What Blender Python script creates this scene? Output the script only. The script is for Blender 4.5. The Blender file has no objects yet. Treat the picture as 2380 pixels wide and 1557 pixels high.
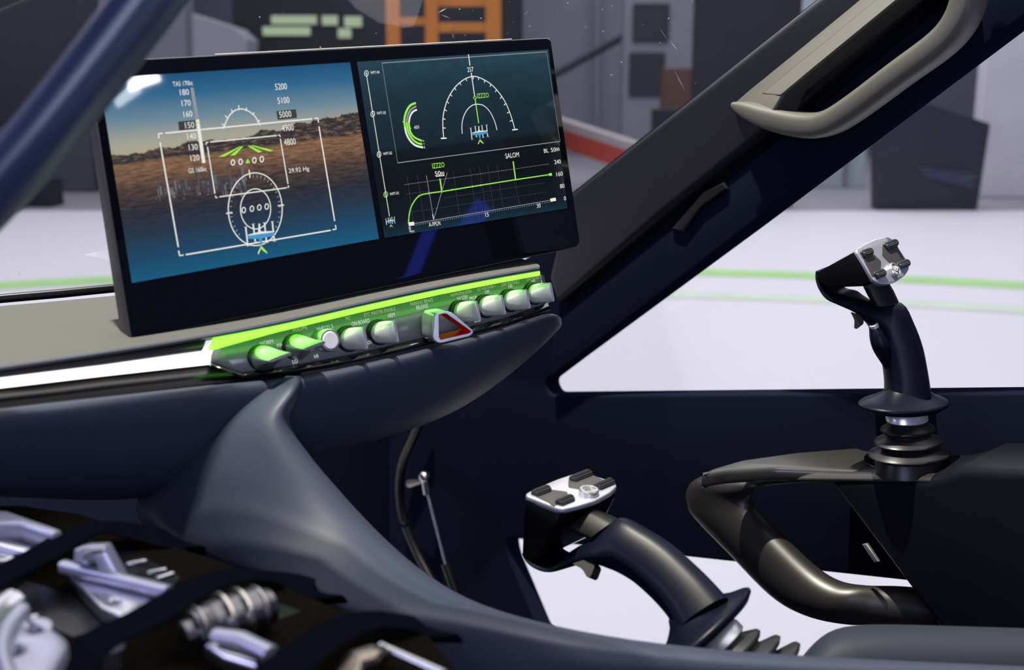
import bpy, bmesh, math, random
from mathutils import Vector, Matrix, noise
random.seed(7)
SC = bpy.context.scene
COL = SC.collection
V3 = Vector
# ------------------------------------------------------------------ camera model
F, CX, CY, HC = 2552.0, 1190.0, 778.5, 1.6
PIT = math.radians(12)
RT, UPV, FW = V3((1, 0, 0)), V3((0, math.sin(PIT), math.cos(PIT))), V3((0, math.cos(PIT), -math.sin(PIT)))
CAM = V3((0, 0, HC))
def C2W(x, y, z): return CAM + RT * x + UPV * y + FW * z
def D2W(x, y, z): return RT * x + UPV * y + FW * z
def ray(px, py): return D2W((px - CX) / F, -(py - CY) / F, 1.0)
def U(px, py, d): return CAM + ray(px, py) * d
def onp(px, py, pl):
    p0, n = pl
    r = ray(px, py)
    return CAM + r * ((p0 - CAM).dot(n) / r.dot(n))
def at_y(px, py, y): return onp(px, py, (V3((0, y, 0)), V3((0, 1, 0))))
def at_floor(px, py, z=0): return onp(px, py, (V3((0, 0, z)), V3((0, 0, 1))))
AX = D2W(.77595, .20120, .59784).normalized()          # aircraft lateral axis
FX = AX.cross(V3((0, 0, 1))); FX = (FX if FX.dot(FW) > 0 else -FX).normalized()
UX = AX.cross(FX).normalized(); UX = UX if UX.z > 0 else -UX
def lat(k): return (CAM + AX * k, AX)                  # plane parallel to the cabin side wall

# ------------------------------------------------------------------ materials
def lin(c): c /= 255.0; return c / 12.92 if c <= .04045 else ((c + .055) / 1.055) ** 2.4
def rgb(r, g, b): return (lin(r), lin(g), lin(b), 1.0)
def mat(name, col, rough=.5, metal=0.0, spec=.5, bump=0.0, scale=400.0, vary=.12, emis=None, estr=0.0, coat=0.0):
    m = bpy.data.materials.new(name); m.use_nodes = True
    nt = m.node_tree; b = nt.nodes['Principled BSDF']
    b.inputs['Roughness'].default_value = rough
    b.inputs['Metallic'].default_value = metal
    b.inputs['Specular IOR Level'].default_value = spec
    b.inputs['Coat Weight'].default_value = coat
    tc = nt.nodes.new('ShaderNodeTexCoord')
    nz = nt.nodes.new('ShaderNodeTexNoise'); nz.inputs['Scale'].default_value = scale; nz.inputs['Detail'].default_value = 3
    nt.links.new(tc.outputs['Object'], nz.inputs['Vector'])
    mx = nt.nodes.new('ShaderNodeMix'); mx.data_type = 'RGBA'
    mx.inputs[6].default_value = tuple(c * (1 - vary) for c in col[:3]) + (1,)
    mx.inputs[7].default_value = tuple(min(1, c * (1 + vary)) for c in col[:3]) + (1,)
    nt.links.new(nz.outputs['Fac'], mx.inputs[0]); nt.links.new(mx.outputs[2], b.inputs['Base Color'])
    if bump:
        bp = nt.nodes.new('ShaderNodeBump'); bp.inputs['Strength'].default_value = bump; bp.inputs['Distance'].default_value = .001
        nt.links.new(nz.outputs['Fac'], bp.inputs['Height']); nt.links.new(bp.outputs['Normal'], b.inputs['Normal'])
    if emis:
        b.inputs['Emission Color'].default_value = emis; b.inputs['Emission Strength'].default_value = estr
    return m
def glow(name, col, s=1.0):
    m = mat(name, (.02, .02, .02, 1), .4, emis=col, estr=s); return m
M = {}
M['navy'] = mat('soft navy plastic', (.024, .030, .052, 1), .5, spec=.22, bump=.12, scale=1500)
M['shell'] = mat('dark cabin shell', (.006, .0075, .0165, 1), .7, spec=0.0, bump=.1, scale=900)
M['pillar'] = mat('dark pillar trim', (.007, .0075, .011, 1), .42, spec=.3, bump=.1, scale=1200)
M['dash'] = mat('charcoal dash fabric', (.064, .065, .062, 1), .8, spec=.2, bump=.5, scale=2200, vary=.3)
M['satin'] = mat('satin charcoal metal', (.018, .018, .016, 1), .34, spec=.6)
M['hand'] = mat('satin grab handle', (.075, .073, .062, 1), .42, spec=.5, bump=.15, scale=2500)
M['loop'] = mat('satin bronze black loop', (.010, .009, .0085, 1), .42, spec=.55)
M['grip'] = mat('semi gloss grip plastic', (.0022, .003, .0085, 1), .36, spec=.1)
M['gloss'] = mat('gloss black', (.002, .002, .003, 1), .12, spec=.3)
M['rubber'] = mat('black rubber', (.009, .009, .010, 1), .4, spec=.4)
M['alu'] = mat('brushed aluminium', (.8, .795, .8, 1), .3, metal=.62, scale=900, bump=.05)
M['plate'] = mat('satin silver plate', (.46, .46, .53, 1), .4, metal=.75)
M['silver'] = mat('silver paint', (.55, .56, .57, 1), .3, metal=.9)
M['trigger'] = mat('grey trigger', (.012, .012, .0118, 1), .5, spec=.15)
M['inset'] = mat('grey inset', (.035, .034, .034, 1), .5, spec=.3)
M['red'] = mat('red liner', (.58, .002, .007, 1), .5, spec=.2)
M['brown'] = mat('dark bronze trim', (.06, .05, .046, 1), .3, spec=.6)
M['recess'] = mat('recess black', (.003, .003, .004, 1), .35, spec=.3)
M['white_glow'] = glow('white light bar', rgb(255, 250, 246), 1.9)
M['green_glow'] = glow('green light strip', (.17, 1.0, .03, 1), 3.3)
M['face'] = mat('smoked panel face', (.16, .17, .16, 1), .22, spec=.5)
M['screen_black'] = mat('screen bezel glass', (.002, .0025, .004, 1), .03, spec=.3)
M['housing'] = mat('screen housing', (.05, .047, .045, 1), .4, metal=.3)
M['mark_white'] = glow('screen white', (.78, .78, .72, 1), 1.0)
M['mark_grey'] = glow('screen grey', (.25, .26, .27, 1), 1.0)
M['mark_dim'] = glow('screen dim', (.06, .07, .07, 1), 1.0)
M['mark_green'] = glow('screen green', (.30, .85, .03, 1), 1.0)
M['mark_blue'] = glow('screen blue', (.03, .27, .55, 1), 1.0)
M['mark_black'] = glow('screen black', (.006, .012, .014, 1), 1.0)
M['mark_yellow'] = glow('screen yellow', (.75, .75, .2, 1), 1.0)
M['mark_city'] = glow('city grey', rgb(66, 68, 76), 1.0)
M['mark_city_dark'] = glow('city dark', rgb(38, 42, 52), 1.0)
M['mark_city_pale'] = glow('city pale', rgb(96, 94, 96), 1.0)
M['legend'] = glow('white legend', (.62, .66, .6, 1), 1.0)
M['legend_dim'] = glow('pale legend', (.42, .62, .25, 1), .8)
M['foam'] = mat('black speckled foam', (.013, .010, .007, 1), .95, spec=0.0, bump=1.0, scale=700, vary=.95)
M['strap'] = mat('black webbing strap', (.0055, .0065, .0115, 1), .8, spec=0.0, bump=.4, scale=1800)
M['steel'] = mat('machined steel', (.55, .54, .58, 1), .25, metal=1, scale=60)
M['can'] = mat('pale anodised metal', (.5, .5, .62, 1), .4, metal=.7, scale=40)
M['brass'] = mat('warm metal ring', (.3, .25, .2, 1), .25, metal=1)
M['floor_white'] = mat('white floor', (.73, .715, .77, 1), .55, scale=1.5, vary=.015)
M['floor_grey'] = mat('grey floor', (.3, .29, .32, 1), .6, scale=1.5, vary=.1)
M['stripe'] = mat('green floor paint', (.38, .68, .25, 1), .6, scale=3)
M['stripe_reflection'] = mat('stripe reflection tint', (.62, .72, .58, 1), .6, scale=3)
M['wall_grey'] = mat('grey hangar wall', (.2, .2, .26, 1), .8, scale=.8)
M['bg_dark'] = mat('dark booth', (.018, .019, .032, 1), .6, scale=2)
M['bg_black'] = mat('black curtain', (.005, .006, .014, 1), .7, scale=2)
M['bg_pale'] = mat('pale blue panel', (.36, .42, .48, 1), .6, scale=2)
M['bg_white'] = mat('white partition', (.68, .66, .74, 1), .7, scale=2)
M['bg_case'] = mat('pale grey case', (.2, .21, .26, 1), .6, scale=2)
M['bg_brown'] = mat('brown box', (.1, .05, .04, 1), .7, scale=2)
M['orange'] = mat('orange ladder fibreglass', (.5, .17, .03, 1), .5, scale=4)
M['kerb_red'] = mat('red stripe', (.4, .06, .04, 1), .6, scale=3)
M['kerb_white'] = mat('white stripe', (.36, .33, .34, 1), .6, scale=3)
M['lamp_green'] = glow('pale green lit panel', (.4, .5, .33, 1), .9)
M['lens'] = glow('glare lamp lens', (1, .97, 1, 1), 60)  # unused lens for the added glare lamps
M['lens_blue'] = glow('blue lamp lens', (.02, .05, 1, 1), 14)
def glass_mat(name, fac, dust):
    m = bpy.data.materials.new(name); m.use_nodes = True; nt = m.node_tree; nt.nodes.clear()
    out = nt.nodes.new('ShaderNodeOutputMaterial'); tr = nt.nodes.new('ShaderNodeBsdfTransparent'); tr.inputs[0].default_value = (.97, .97, .98, 1)
    gl = nt.nodes.new('ShaderNodeBsdfGlossy'); gl.inputs['Roughness'].default_value = .02
    fr = nt.nodes.new('ShaderNodeFresnel'); fr.inputs['IOR'].default_value = 1.4
    mt = nt.nodes.new('ShaderNodeMath'); mt.operation = 'MULTIPLY'; mt.inputs[1].default_value = fac
    mix = nt.nodes.new('ShaderNodeMixShader')
    nt.links.new(fr.outputs[0], mt.inputs[0]); nt.links.new(mt.outputs[0], mix.inputs[0])
    nt.links.new(tr.outputs[0], mix.inputs[1]); nt.links.new(gl.outputs[0], mix.inputs[2])
    tc = nt.nodes.new('ShaderNodeTexCoord'); nz = nt.nodes.new('ShaderNodeTexNoise'); nz.inputs['Scale'].default_value = 90; nz.inputs['Detail'].default_value = 2
    cr = nt.nodes.new('ShaderNodeValToRGB'); cr.color_ramp.elements[0].position = .74; cr.color_ramp.elements[1].position = .80
    cr.color_ramp.elements[1].color = (dust, dust, dust, 1); cr.color_ramp.elements[0].color = (dust * .04,) * 3 + (1,)
    df = nt.nodes.new('ShaderNodeBsdfDiffuse'); df.inputs[0].default_value = (.7, .7, .72, 1)
    mx2 = nt.nodes.new('ShaderNodeMixShader')
    nt.links.new(tc.outputs['Object'], nz.inputs['Vector']); nt.links.new(nz.outputs['Fac'], cr.inputs[0]); nt.links.new(cr.outputs[0], mx2.inputs[0])
    nt.links.new(mix.outputs[0], mx2.inputs[1]); nt.links.new(df.outputs[0], mx2.inputs[2]); nt.links.new(mx2.outputs[0], out.inputs[0])
    return m
M['glass'] = glass_mat('windshield glass', .12, .16)
M['glass2'] = glass_mat('side window glass', .12, .06)

# ------------------------------------------------------------------ mesh building helpers
def wm(o):
    m = o.matrix_basis.copy()
    return wm(o.parent) @ o.matrix_parent_inverse @ m if o.parent else m
def catmull(pts, n=6):
    P = [tuple(p) for p in pts]; out = []
    for i in range(len(P) - 1):
        p0, p1, p2, p3 = P[max(0, i - 1)], P[i], P[i + 1], P[min(len(P) - 1, i + 2)]
        for k in range(n):
            t = k / n
            out.append(tuple(.5 * (2 * b + (c - a) * t + (2 * a - 5 * b + 4 * c - d) * t * t + (3 * b - a - 3 * c + d) * t ** 3) for a, b, c, d in zip(p0, p1, p2, p3)))
    out.append(P[-1]); return out
def fillet(pts, r, seg=5):
    n = len(pts); out = []
    for i in range(n):
        p = V3(pts[i]).to_2d(); a = V3(pts[i - 1]).to_2d() - p; b = V3(pts[(i + 1) % n]).to_2d() - p
        ri = r[i] if isinstance(r, (list, tuple)) else r
        if ri <= 0: out.append(tuple(p)); continue
        l = min(ri, a.length * .48, b.length * .48); pa = p + a.normalized() * l; pb = p + b.normalized() * l
        for k in range(seg + 1):
            t = k / seg; q = pa * (1 - t) ** 2 + p * 2 * t * (1 - t) + pb * t * t; out.append((q.x, q.y))
    return out
_tx = {}
def text_geo(s, shear=0):
    if s in _tx: return _tx[s]
    cu = bpy.data.curves.new('t', 'FONT'); cu.body = s; cu.size = 1; cu.align_x = 'CENTER'; cu.align_y = 'CENTER'; cu.resolution_u = 3
    ob = bpy.data.objects.new('t', cu); COL.objects.link(ob)
    dg = bpy.context.evaluated_depsgraph_get(); me = bpy.data.meshes.new_from_object(ob.evaluated_get(dg))
    vs = [v.co.copy() for v in me.vertices]; fs = [tuple(p.vertices) for p in me.polygons]
    bpy.data.objects.remove(ob); bpy.data.curves.remove(cu); bpy.data.meshes.remove(me)
    if vs:
        y0, y1 = min(v.y for v in vs), max(v.y for v in vs); x0, x1 = min(v.x for v in vs), max(v.x for v in vs)
        for v in vs: v.x -= (x0 + x1) / 2; v.y -= (y0 + y1) / 2
        _tx[s] = (vs, fs, x1 - x0, y1 - y0)
    else: _tx[s] = ([], [], 1, 1)
    return _tx[s]
def slab_geo(outer, holes, thick, bev):
    cu = bpy.data.curves.new('s', 'CURVE'); cu.dimensions = '2D'; cu.fill_mode = 'BOTH'
    cu.extrude = max(thick / 2 - bev, 1e-5); cu.bevel_depth = bev; cu.bevel_resolution = 3; cu.offset = -bev
    for poly in [outer] + list(holes):
        sp = cu.splines.new('POLY'); sp.points.add(len(poly) - 1)
        for q, p in zip(sp.points, poly): q.co = (p[0], p[1], 0, 1)
        sp.use_cyclic_u = True
    ob = bpy.data.objects.new('s', cu); COL.objects.link(ob)
    dg = bpy.context.evaluated_depsgraph_get(); me = bpy.data.meshes.new_from_object(ob.evaluated_get(dg))
    r = ([v.co.copy() for v in me.vertices], [tuple(p.vertices) for p in me.polygons])
    bpy.data.objects.remove(ob); bpy.data.curves.remove(cu); bpy.data.meshes.remove(me)
    return r
class MB:
    def __init__(s): s.v = []; s.f = []; s.m = []
    def add(s, vs, fs, mi=0):
        b = len(s.v); s.v += [V3(v) for v in vs]; s.f += [tuple(i + b for i in f) for f in fs]; s.m += [mi] * len(fs); return s
    def quad(s, a, b, c, d, mi=0): return s.add([a, b, c, d], [(0, 1, 2, 3)], mi)
    def box(s, lo, hi, mi=0, mx=None):
        (a, b, c), (d, e, f) = lo, hi
        vs = [V3(p) for p in ((a, b, c), (d, b, c), (d, e, c), (a, e, c), (a, b, f), (d, b, f), (d, e, f), (a, e, f))]
        if mx: vs = [mx @ v for v in vs]
        return s.add(vs, [(0, 3, 2, 1), (4, 5, 6, 7), (0, 1, 5, 4), (1, 2, 6, 5), (2, 3, 7, 6), (3, 0, 4, 7)], mi)
    def rings(s, R, mi=0, cap=True, closed=True):
        n = len(R[0]); vs = [p for r in R for p in r]; fs = []
        for i in range(len(R) - 1):
            for k in range(n if closed else n - 1):
                k2 = (k + 1) % n; fs.append((i * n + k, i * n + k2, (i + 1) * n + k2, (i + 1) * n + k))
        if cap and closed: fs.append(tuple(reversed(range(n)))); fs.append(tuple((len(R) - 1) * n + k for k in range(n)))
        return s.add(vs, fs, mi)
    def tube(s, pts, rad, n=16, up=None, mi=0, cap=True, exp=2.0, rnd=False):
        pts = [V3(p) for p in pts]; R = []
        rad = rad if isinstance(rad, list) else [rad] * len(pts)
        N = len(pts)
        items = [(i, 1.0, 0.0) for i in range(N)]
        if rnd:
            cs = [(math.sin(t * math.pi / 2 / 4), math.cos(t * math.pi / 2 / 4)) for t in range(4)]
            items = [(0, max(sn, .02), -c) for sn, c in cs] + items + [(N - 1, max(sn, .02), c) for sn, c in reversed(cs)]
        for i, sc, off in items:
            t = (pts[min(i + 1, N - 1)] - pts[max(i - 1, 0)]).normalized()
            u = V3(up) if up is not None else (V3((0, 0, 1)) if abs(t.z) < .9 else V3((0, 1, 0)))
            a = t.cross(u).normalized(); b = a.cross(t).normalized()
            r = rad[i]; ra, rb = r if isinstance(r, tuple) else (r, r)
            c0 = pts[i] + t * off * min(ra, rb)
            ring = []
            for k in range(n):
                th = 2 * math.pi * k / n; c, sn = math.cos(th), math.sin(th)
                e = 2 / exp
                ring.append(c0 + a * (ra * sc * math.copysign(abs(c) ** e, c)) + b * (rb * sc * math.copysign(abs(sn) ** e, sn)))
            R.append(ring)
        return s.rings(R, mi, cap)
    def pairs(s, P, depth, n=24, exp=2.6, mi=0):
        R = []
        for (p, q), dv in zip(P, depth):
            c, h = (p + q) / 2, (q - p) / 2; e = 2 / exp
            R.append([c + h * math.copysign(abs(math.cos(t)) ** e, math.cos(t)) + dv * math.copysign(abs(math.sin(t)) ** e, math.sin(t)) for t in [2 * math.pi * k / n for k in range(n)]])
        return s.rings(R, mi)
    def lathe(s, prof, mx, n=32, mi=0, cap=True):
        return s.rings([[mx @ V3((r * math.cos(2 * math.pi * k / n), r * math.sin(2 * math.pi * k / n), z)) for k in range(n)] for r, z in prof], mi, cap)
    def grid(s, rows, mi=0): return s.rings(rows, mi, False, False)
    def slab(s, pxs, pl, thick, bev=0.0, holes=(), off=0.0, mi=0, rad=0, up=None, hrad=0):
        """outline in the plane pl given as points seen at pixels; thickness centred on off along the normal"""
        p0, n = pl; n = n.normalized(); n = n if n.dot(FW) < 0 else -n
        ex = (up or V3((0, 0, 1))).cross(n).normalized(); ey = n.cross(ex)
        def loc(q): w = onp(q[0], q[1], pl) - p0; return (w.dot(ex), w.dot(ey))
        o = [loc(q) for q in (fillet(pxs, rad) if rad else pxs)]
        hs = [[loc(q) for q in (fillet(h, hrad) if hrad else h)] for h in holes]
        vs, fs = slab_geo(o, hs, thick, bev)
        return s.add([p0 + ex * v.x + ey * v.y + n * (v.z + off) for v in vs], fs, mi)
    def text(s, st, c, ex, ey, h, mi=0, wid=None):
        vs, fs, w, hh = text_geo(st)
        k = h / hh; kx = (wid / w) if wid else k
        return s.add([c + ex * (v.x * kx) + ey * (v.y * k) for v in vs], fs, mi)
    def build(s, name, mats, parent=None, smooth=True, bevel=0, sub=0, solid=0, ang=40, local=False, bseg=2, mx=None):
        me = bpy.data.meshes.new(name)
        vs = s.v if mx is None else [mx @ v for v in s.v]
        me.from_pydata([tuple(v) for v in vs], [], s.f)
        for m in (mats if isinstance(mats, (list, tuple)) else [mats]): me.materials.append(M[m] if isinstance(m, str) else m)
        for p, i in zip(me.polygons, s.m): p.material_index = i; p.use_smooth = smooth
        bm = bmesh.new(); bm.from_mesh(me); bmesh.ops.remove_doubles(bm, verts=bm.verts, dist=1e-6)
        bmesh.ops.recalc_face_normals(bm, faces=bm.faces); bm.to_mesh(me); bm.free()
        if smooth and not sub: me.set_sharp_from_angle(angle=math.radians(ang))
        o = bpy.data.objects.new(name, me); COL.objects.link(o)
        if parent:
            o.parent = parent
            if not local: o.matrix_parent_inverse = wm(parent).inverted()
        if solid:
            q = o.modifiers.new('solid', 'SOLIDIFY'); q.thickness = solid; q.offset = 0
        if bevel:
            q = o.modifiers.new('bevel', 'BEVEL'); q.width = bevel; q.segments = bseg; q.limit_method = 'ANGLE'; q.angle_limit = math.radians(35)
        if sub:
            q = o.modifiers.new('sub', 'SUBSURF'); q.levels = sub; q.render_levels = sub
        return o
def tag(o, label, cat, group=None):
    o['label'] = label; o['category'] = cat
    if group: o['group'] = group
    return o
def thing(name, loc, label, cat, group=None):
    o = bpy.data.objects.new(name, None); o.empty_display_size = .02; COL.objects.link(o); o.location = loc
    return tag(o, label, cat, group)
def struct(o): o['kind'] = 'structure'; return o
# ================================================================== hangar outside
def G(x, y): return at_floor(x, y)
fy = G(1190, 490).y
b = MB(); b.quad(V3((-40, -14, 0)), V3((40, -14, 0)), V3((40, fy, 0)), V3((-40, fy, 0))); struct(b.build('floor', 'floor_white', smooth=False))
b = MB(); b.quad(V3((-60, fy, -.002)), V3((60, fy, -.002)), V3((60, 60, -.002)), V3((-60, 60, -.002))); struct(b.build('floor', 'floor_grey', smooth=False))
def ring(R, w, z, name, m, label):
    b = MB(); n = 60; rows = [[], []]
    for k in range(n + 1):
        t = math.radians(20 + 140 * k / n)
        for i, r in enumerate((R - w / 2, R + w / 2)): rows[i].append(V3((r * math.cos(t), -1.2 + r * math.sin(t), z)))
    b.grid(rows); return tag(b.build(name, m, smooth=False), label, 'floor marking')
ring(11.75, .42, .004, 'floor_stripe', 'stripe', 'bright green curved stripe painted on the white hangar floor')
ring(10.45, .34, .004, 'floor_stripe', 'stripe_reflection', 'faint pale green reflection of the stripe, painted on the white floor, nearer the aircraft')  # reflection of the green stripe, painted as a second band
b = MB(); Y = 34; b.quad(at_y(-1500, -900, Y), at_y(3800, -900, Y), V3((at_y(3800, 300, Y).x, Y, 0)), V3((at_y(-1500, 300, Y).x, Y, 0)))
struct(b.build('wall_back', 'wall_grey', smooth=False))
def panel(b, x0, x1, ytop, Y, th=.3, ybot=None, mi=0):
    p0, p1 = at_y(x0, min(250, max(40, ytop)), Y), at_y(x1, min(250, max(40, ytop)), Y); p0.z = p1.z = at_y(x0, ytop, Y).z; z0 = 0 if ybot is None else at_y(x0, ybot, Y).z
    return b.box((p0.x, Y, z0), (p1.x, Y + th, p0.z), mi)
b = MB(); panel(b, 1618, 1864, -160, 17); tag(b.build('curtain', 'bg_black', smooth=False, bevel=.02), 'tall black curtain panel hanging above the pillar in the background', 'curtain')
b = MB(); panel(b, 1850, 2035, -200, 21); c = b.build('wall_panel', 'bg_pale', smooth=False, bevel=.02); tag(c, 'pale blue wall panel unit with vertical joints behind the side window', 'wall panel')
for x in (1905, 1985):
    b = MB(); panel(b, x, x + 9, -200, 20.93, .06); b.build('joint_strip', 'wall_grey', c, smooth=False)
Y = 16.6
b = MB(); pts = [(2034, 1), (2034, 330), (2128, 228), (2303, 288), (2276, 1)]
fr = [at_y(x, y, Y) for x, y in pts]; fr[0].z = 0; fr[0].x = at_y(2034, 488, Y).x; fr[-1].z = 0; fr[-1].x = at_y(2272, 492, Y).x
bk = [p + V3((.04, .35, 0)) for p in fr]; n = 5
b.add(fr + bk, [tuple(range(n)), tuple(reversed(range(n, 2 * n)))] + [(i, i + n, (i + 1) % n + n, (i + 1) % n) for i in range(n)])
c = b.build('exhibit_booth', 'bg_dark', smooth=False, bevel=.03); tag(c, 'dark blue-grey booth with a sloping top outside the side window', 'booth')
b = MB(); b.quad(at_y(2125, 385, Y - .02), at_y(2262, 400, Y - .02), at_y(2268, 440, Y - .02), at_y(2150, 412, Y - .02)); b.build('blue_panel', mat('dull blue panel', (.03, .035, .075, 1), .5), c, smooth=False, solid=.01)
b = MB(); panel(b, 2300, 3100, -300, 18.8); tag(b.build('partition', 'bg_white', smooth=False, bevel=.02), 'white partition beside the dark booth in the background', 'partition')
b = MB(); panel(b, 1450, 1625, -60, 26, .5); c = b.build('cabinet', 'bg_case', smooth=False, bevel=.02); tag(c, 'pale grey cabinet with two dark square windows against the hangar wall', 'cabinet')
for x0, x1, y0, y1 in ((1472, 1556, 8, 96), (1464, 1546, 122, 222)):
    b = MB(); panel(b, x0, x1, y0, 25.93, .06, y1); b.build('dark_window', 'bg_dark', c, smooth=False)
b = MB(); panel(b, 1543, 1622, 158, 22, .5); tag(b.build('storage_box', 'bg_brown', smooth=False, bevel=.02), 'brown box standing in front of the pale grey cabinet', 'box')
b = MB(); panel(b, 1520, 1600, 252, 20.5, .4); tag(b.build('stand', 'bg_dark', smooth=False, bevel=.02), 'short dark stand below the brown box', 'stand')
# hand rail across the wall
b = MB(); b.tube([at_y(1235, 205, 28), at_y(1300, 168, 28), at_y(1455, 82, 28)], .09, 8); tag(b.build('handrail', 'bg_dark'), 'thin dark handrail sloping up across the grey wall', 'handrail')
b = MB()
for x in (1388,): q = at_y(x, 300, 33.6); b.tube([at_y(x, -80, 33.6), V3((q.x, q.y, 0))], .09, 8)
tag(b.build('drain_pipe', 'bg_case'), 'grey vertical pipe on the hangar wall above the red barrier', 'pipe')
# red and white barrier
pA, pB = at_y(1150, 232, 22), at_y(1800, 470, 13)
r_ = thing('barrier', (pA + pB) / 2 * 1.0, 'long low barrier with white top and red band running along the floor', 'barrier')
def barseg(yo0, yo1, m, nm, th):
    b = MB(); a0, a1 = at_y(1150, 232 + yo0, 22), at_y(1150, 232 + yo1, 22); b0, b1 = at_y(1600, 376 + yo0, 17.6), at_y(1600, 376 + yo1 * 1.22, 17.6)
    d = V3((.2, th, 0)); vs = [a0, b0, b1, a1]; b.add(vs + [v + d for v in vs], [(0, 1, 2, 3), (7, 6, 5, 4), (0, 4, 5, 1), (1, 5, 6, 2), (2, 6, 7, 3), (3, 7, 4, 0)]); b.build(nm, m, r_, smooth=False)
barseg(-2, 18, 'kerb_white', 'white_band', .3); barseg(18, 58, 'kerb_red', 'red_band', .36)
# orange ladder
Y = 12.0
l_ = thing('step_ladder', V3((at_y(1030, 0, Y).x, Y, 0)), 'orange ladder standing behind the flight display', 'ladder')
for x0, x1 in ((893, 925), (985, 1015), (1128, 1164)):
    b = MB(); p0, p1 = at_y(x0, -120, Y), at_y(x1, -120, Y); b.box((p0.x, Y, 0), (p1.x, Y + .06, p0.z)); b.build('rail', 'orange', l_, smooth=False, bevel=.005)
for y0, y1, xa, xb in ((-8, 14, 1000, 1150), (52, 74, 1000, 1150), (40, 58, 905, 1000), (140, 160, 905, 1150)):
    b = MB(); p0, p1 = at_y(xa, y0, Y), at_y(xb, y1, Y); b.box((p0.x, Y + .02, p1.z), (p1.x, Y + .07, p0.z)); b.build('rung', 'orange', l_, smooth=False, bevel=.005)
# dark stand with lit panels and things on the far side
b = MB(); panel(b, 540, 1215, -160, 19, 1.0); c = b.build('display_stand', 'bg_black', smooth=False, bevel=.03); tag(c, 'large black stand with pale green lit panels behind the display', 'stand')
for x0, x1, y0, y1 in ((630, 735, 36, 56), (748, 784, 36, 58), (800, 840, 38, 62), (610, 720, 62, 82), (785, 815, 66, 88)):
    b = MB(); panel(b, x0, x1, y0, 18.95, .04, y1); b.build('lit_panel', 'lamp_green', c, smooth=False)
b = MB(); panel(b, 230, 430, -90, 20, .6, None); tag(b.build('crate', 'bg_case', smooth=False, bevel=.04), 'tall grey crate beyond the window post', 'crate')
b = MB(); pts = [at_y(x, y, 17.6) for x, y in ((430, 150), (445, 30), (545, 62), (575, 90), (520, 150))]; pts[0].z = 0; pts[-1].z = 0
b.add(pts + [p + V3((0, .8, 0)) for p in pts], [(0, 1, 2, 3, 4), (9, 8, 7, 6, 5)] + [(i, i + 5, (i + 1) % 5 + 5, (i + 1) % 5) for i in range(5)])
tag(b.build('equipment_cover', mat('grey cover', (.24, .24, .3, 1), .8), smooth=False, bevel=.03), 'pale grey peaked equipment cover beside the black stand', 'cover')
b = MB(); panel(b, -300, 205, 300, 20, .8); tag(b.build('crate', mat('slate crate', (.07, .07, .095, 1), .8), smooth=False, bevel=.04), 'low slate grey crate far behind the window post', 'crate')
b = MB(); b.box((at_y(35, 415, 17).x, 17, .0), (at_y(115, 415, 17).x, 17.5, at_y(35, 416, 17).z)); tag(b.build('toolbox', 'bg_black', smooth=False, bevel=.03), 'small black toolbox on the floor at the edge of the white area', 'toolbox')

b = MB(); panel(b, -900, 186, -400, 21.5, .8); tag(b.build('tall_panel', mat('slate panel', (.045, .046, .065, 1), .8), smooth=False, bevel=.04), 'tall dark slate panel behind the low slate crate, added for the broad face of the window post', 'cabinet')  # background panel added in place of the window post's broad face
# ================================================================== cockpit shell
KW = 1.05
hole1 = [(1281, 884), (1773, 520), (2380, 63), (2640, -132), (2640, 902), (2380, 905), (1294, 914)]
hole2 = [(1190, 1244), (1300, 1254), (2640, 1394), (2640, 1830), (1560, 1760), (1268, 1457), (1196, 1286)]
outer = [(560, 760), (1150, 650), (1300, 560), (1338, 450), (1900, 10), (2700, -620), (2800, -620), (2800, 2000), (560, 2000)]
b = MB(); b.slab(outer, lat(KW), .03, .004, [fillet(hole1, [20, 0, 0, 40, 40, 0, 12]), fillet(hole2, [34, 0, 60, 60, 30, 14, 20])])
struct(b.build('wall_right', 'shell', ang=30))
b = MB(); b.slab([(1240, 930), (1290, 860), (2680, -180), (2680, 930)], lat(KW + .006), .003); struct(b.build('window_1', 'glass2', smooth=False))
# A pillar trim: two mouldings with a groove between them
b = MB(); b.slab([(1338, 452), (1900, 8), (2560, -510), (2560, -345), (1812, 303), (1560, 500), (1312, 704), (1292, 640)], lat(KW - .022), .034, .012)
t1 = struct(b.build('trim_1', 'pillar', ang=50))
b = MB(); b.tube([onp(x, y, lat(KW - .03)) for x, y in ((1340, 452), (1600, 247), (1900, 9), (2300, -305))], .0016, 8); b.build('edge_tube', mat('pillar edge highlight', (.35, .34, .3, 1), .4), t1)  # highlight along the pillar's upper edge, put in as a pale tube
b = MB(); b.slab([(1838, 306), (2560, -290), (2560, -76), (2380, 61), (1773, 518), (1285, 886), (1300, 740)], lat(KW - .02), .022, .008)
struct(b.build('trim_2', 'shell', ang=50))
b = MB(); b.slab([(1566, 530), (1640, 446), (1688, 421), (1697, 438), (1640, 480), (1596, 538)], lat(KW - .03), .012, .003)
tag(b.build('clip', 'recess'), 'small dark clip fixed in the groove of the sloping window pillar', 'clip')
# dark footwell bulkhead under the dash
b = MB(); b.grid([[U(-900, 1000, 1.2), U(500, 1000, 1.5), U(900, 960, 1.95)], [U(-900, 1700, 1.2), U(500, 1700, 1.45), U(900, 1900, 1.9)]])
struct(b.build('wall_front', 'shell', smooth=False, solid=.01))
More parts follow.
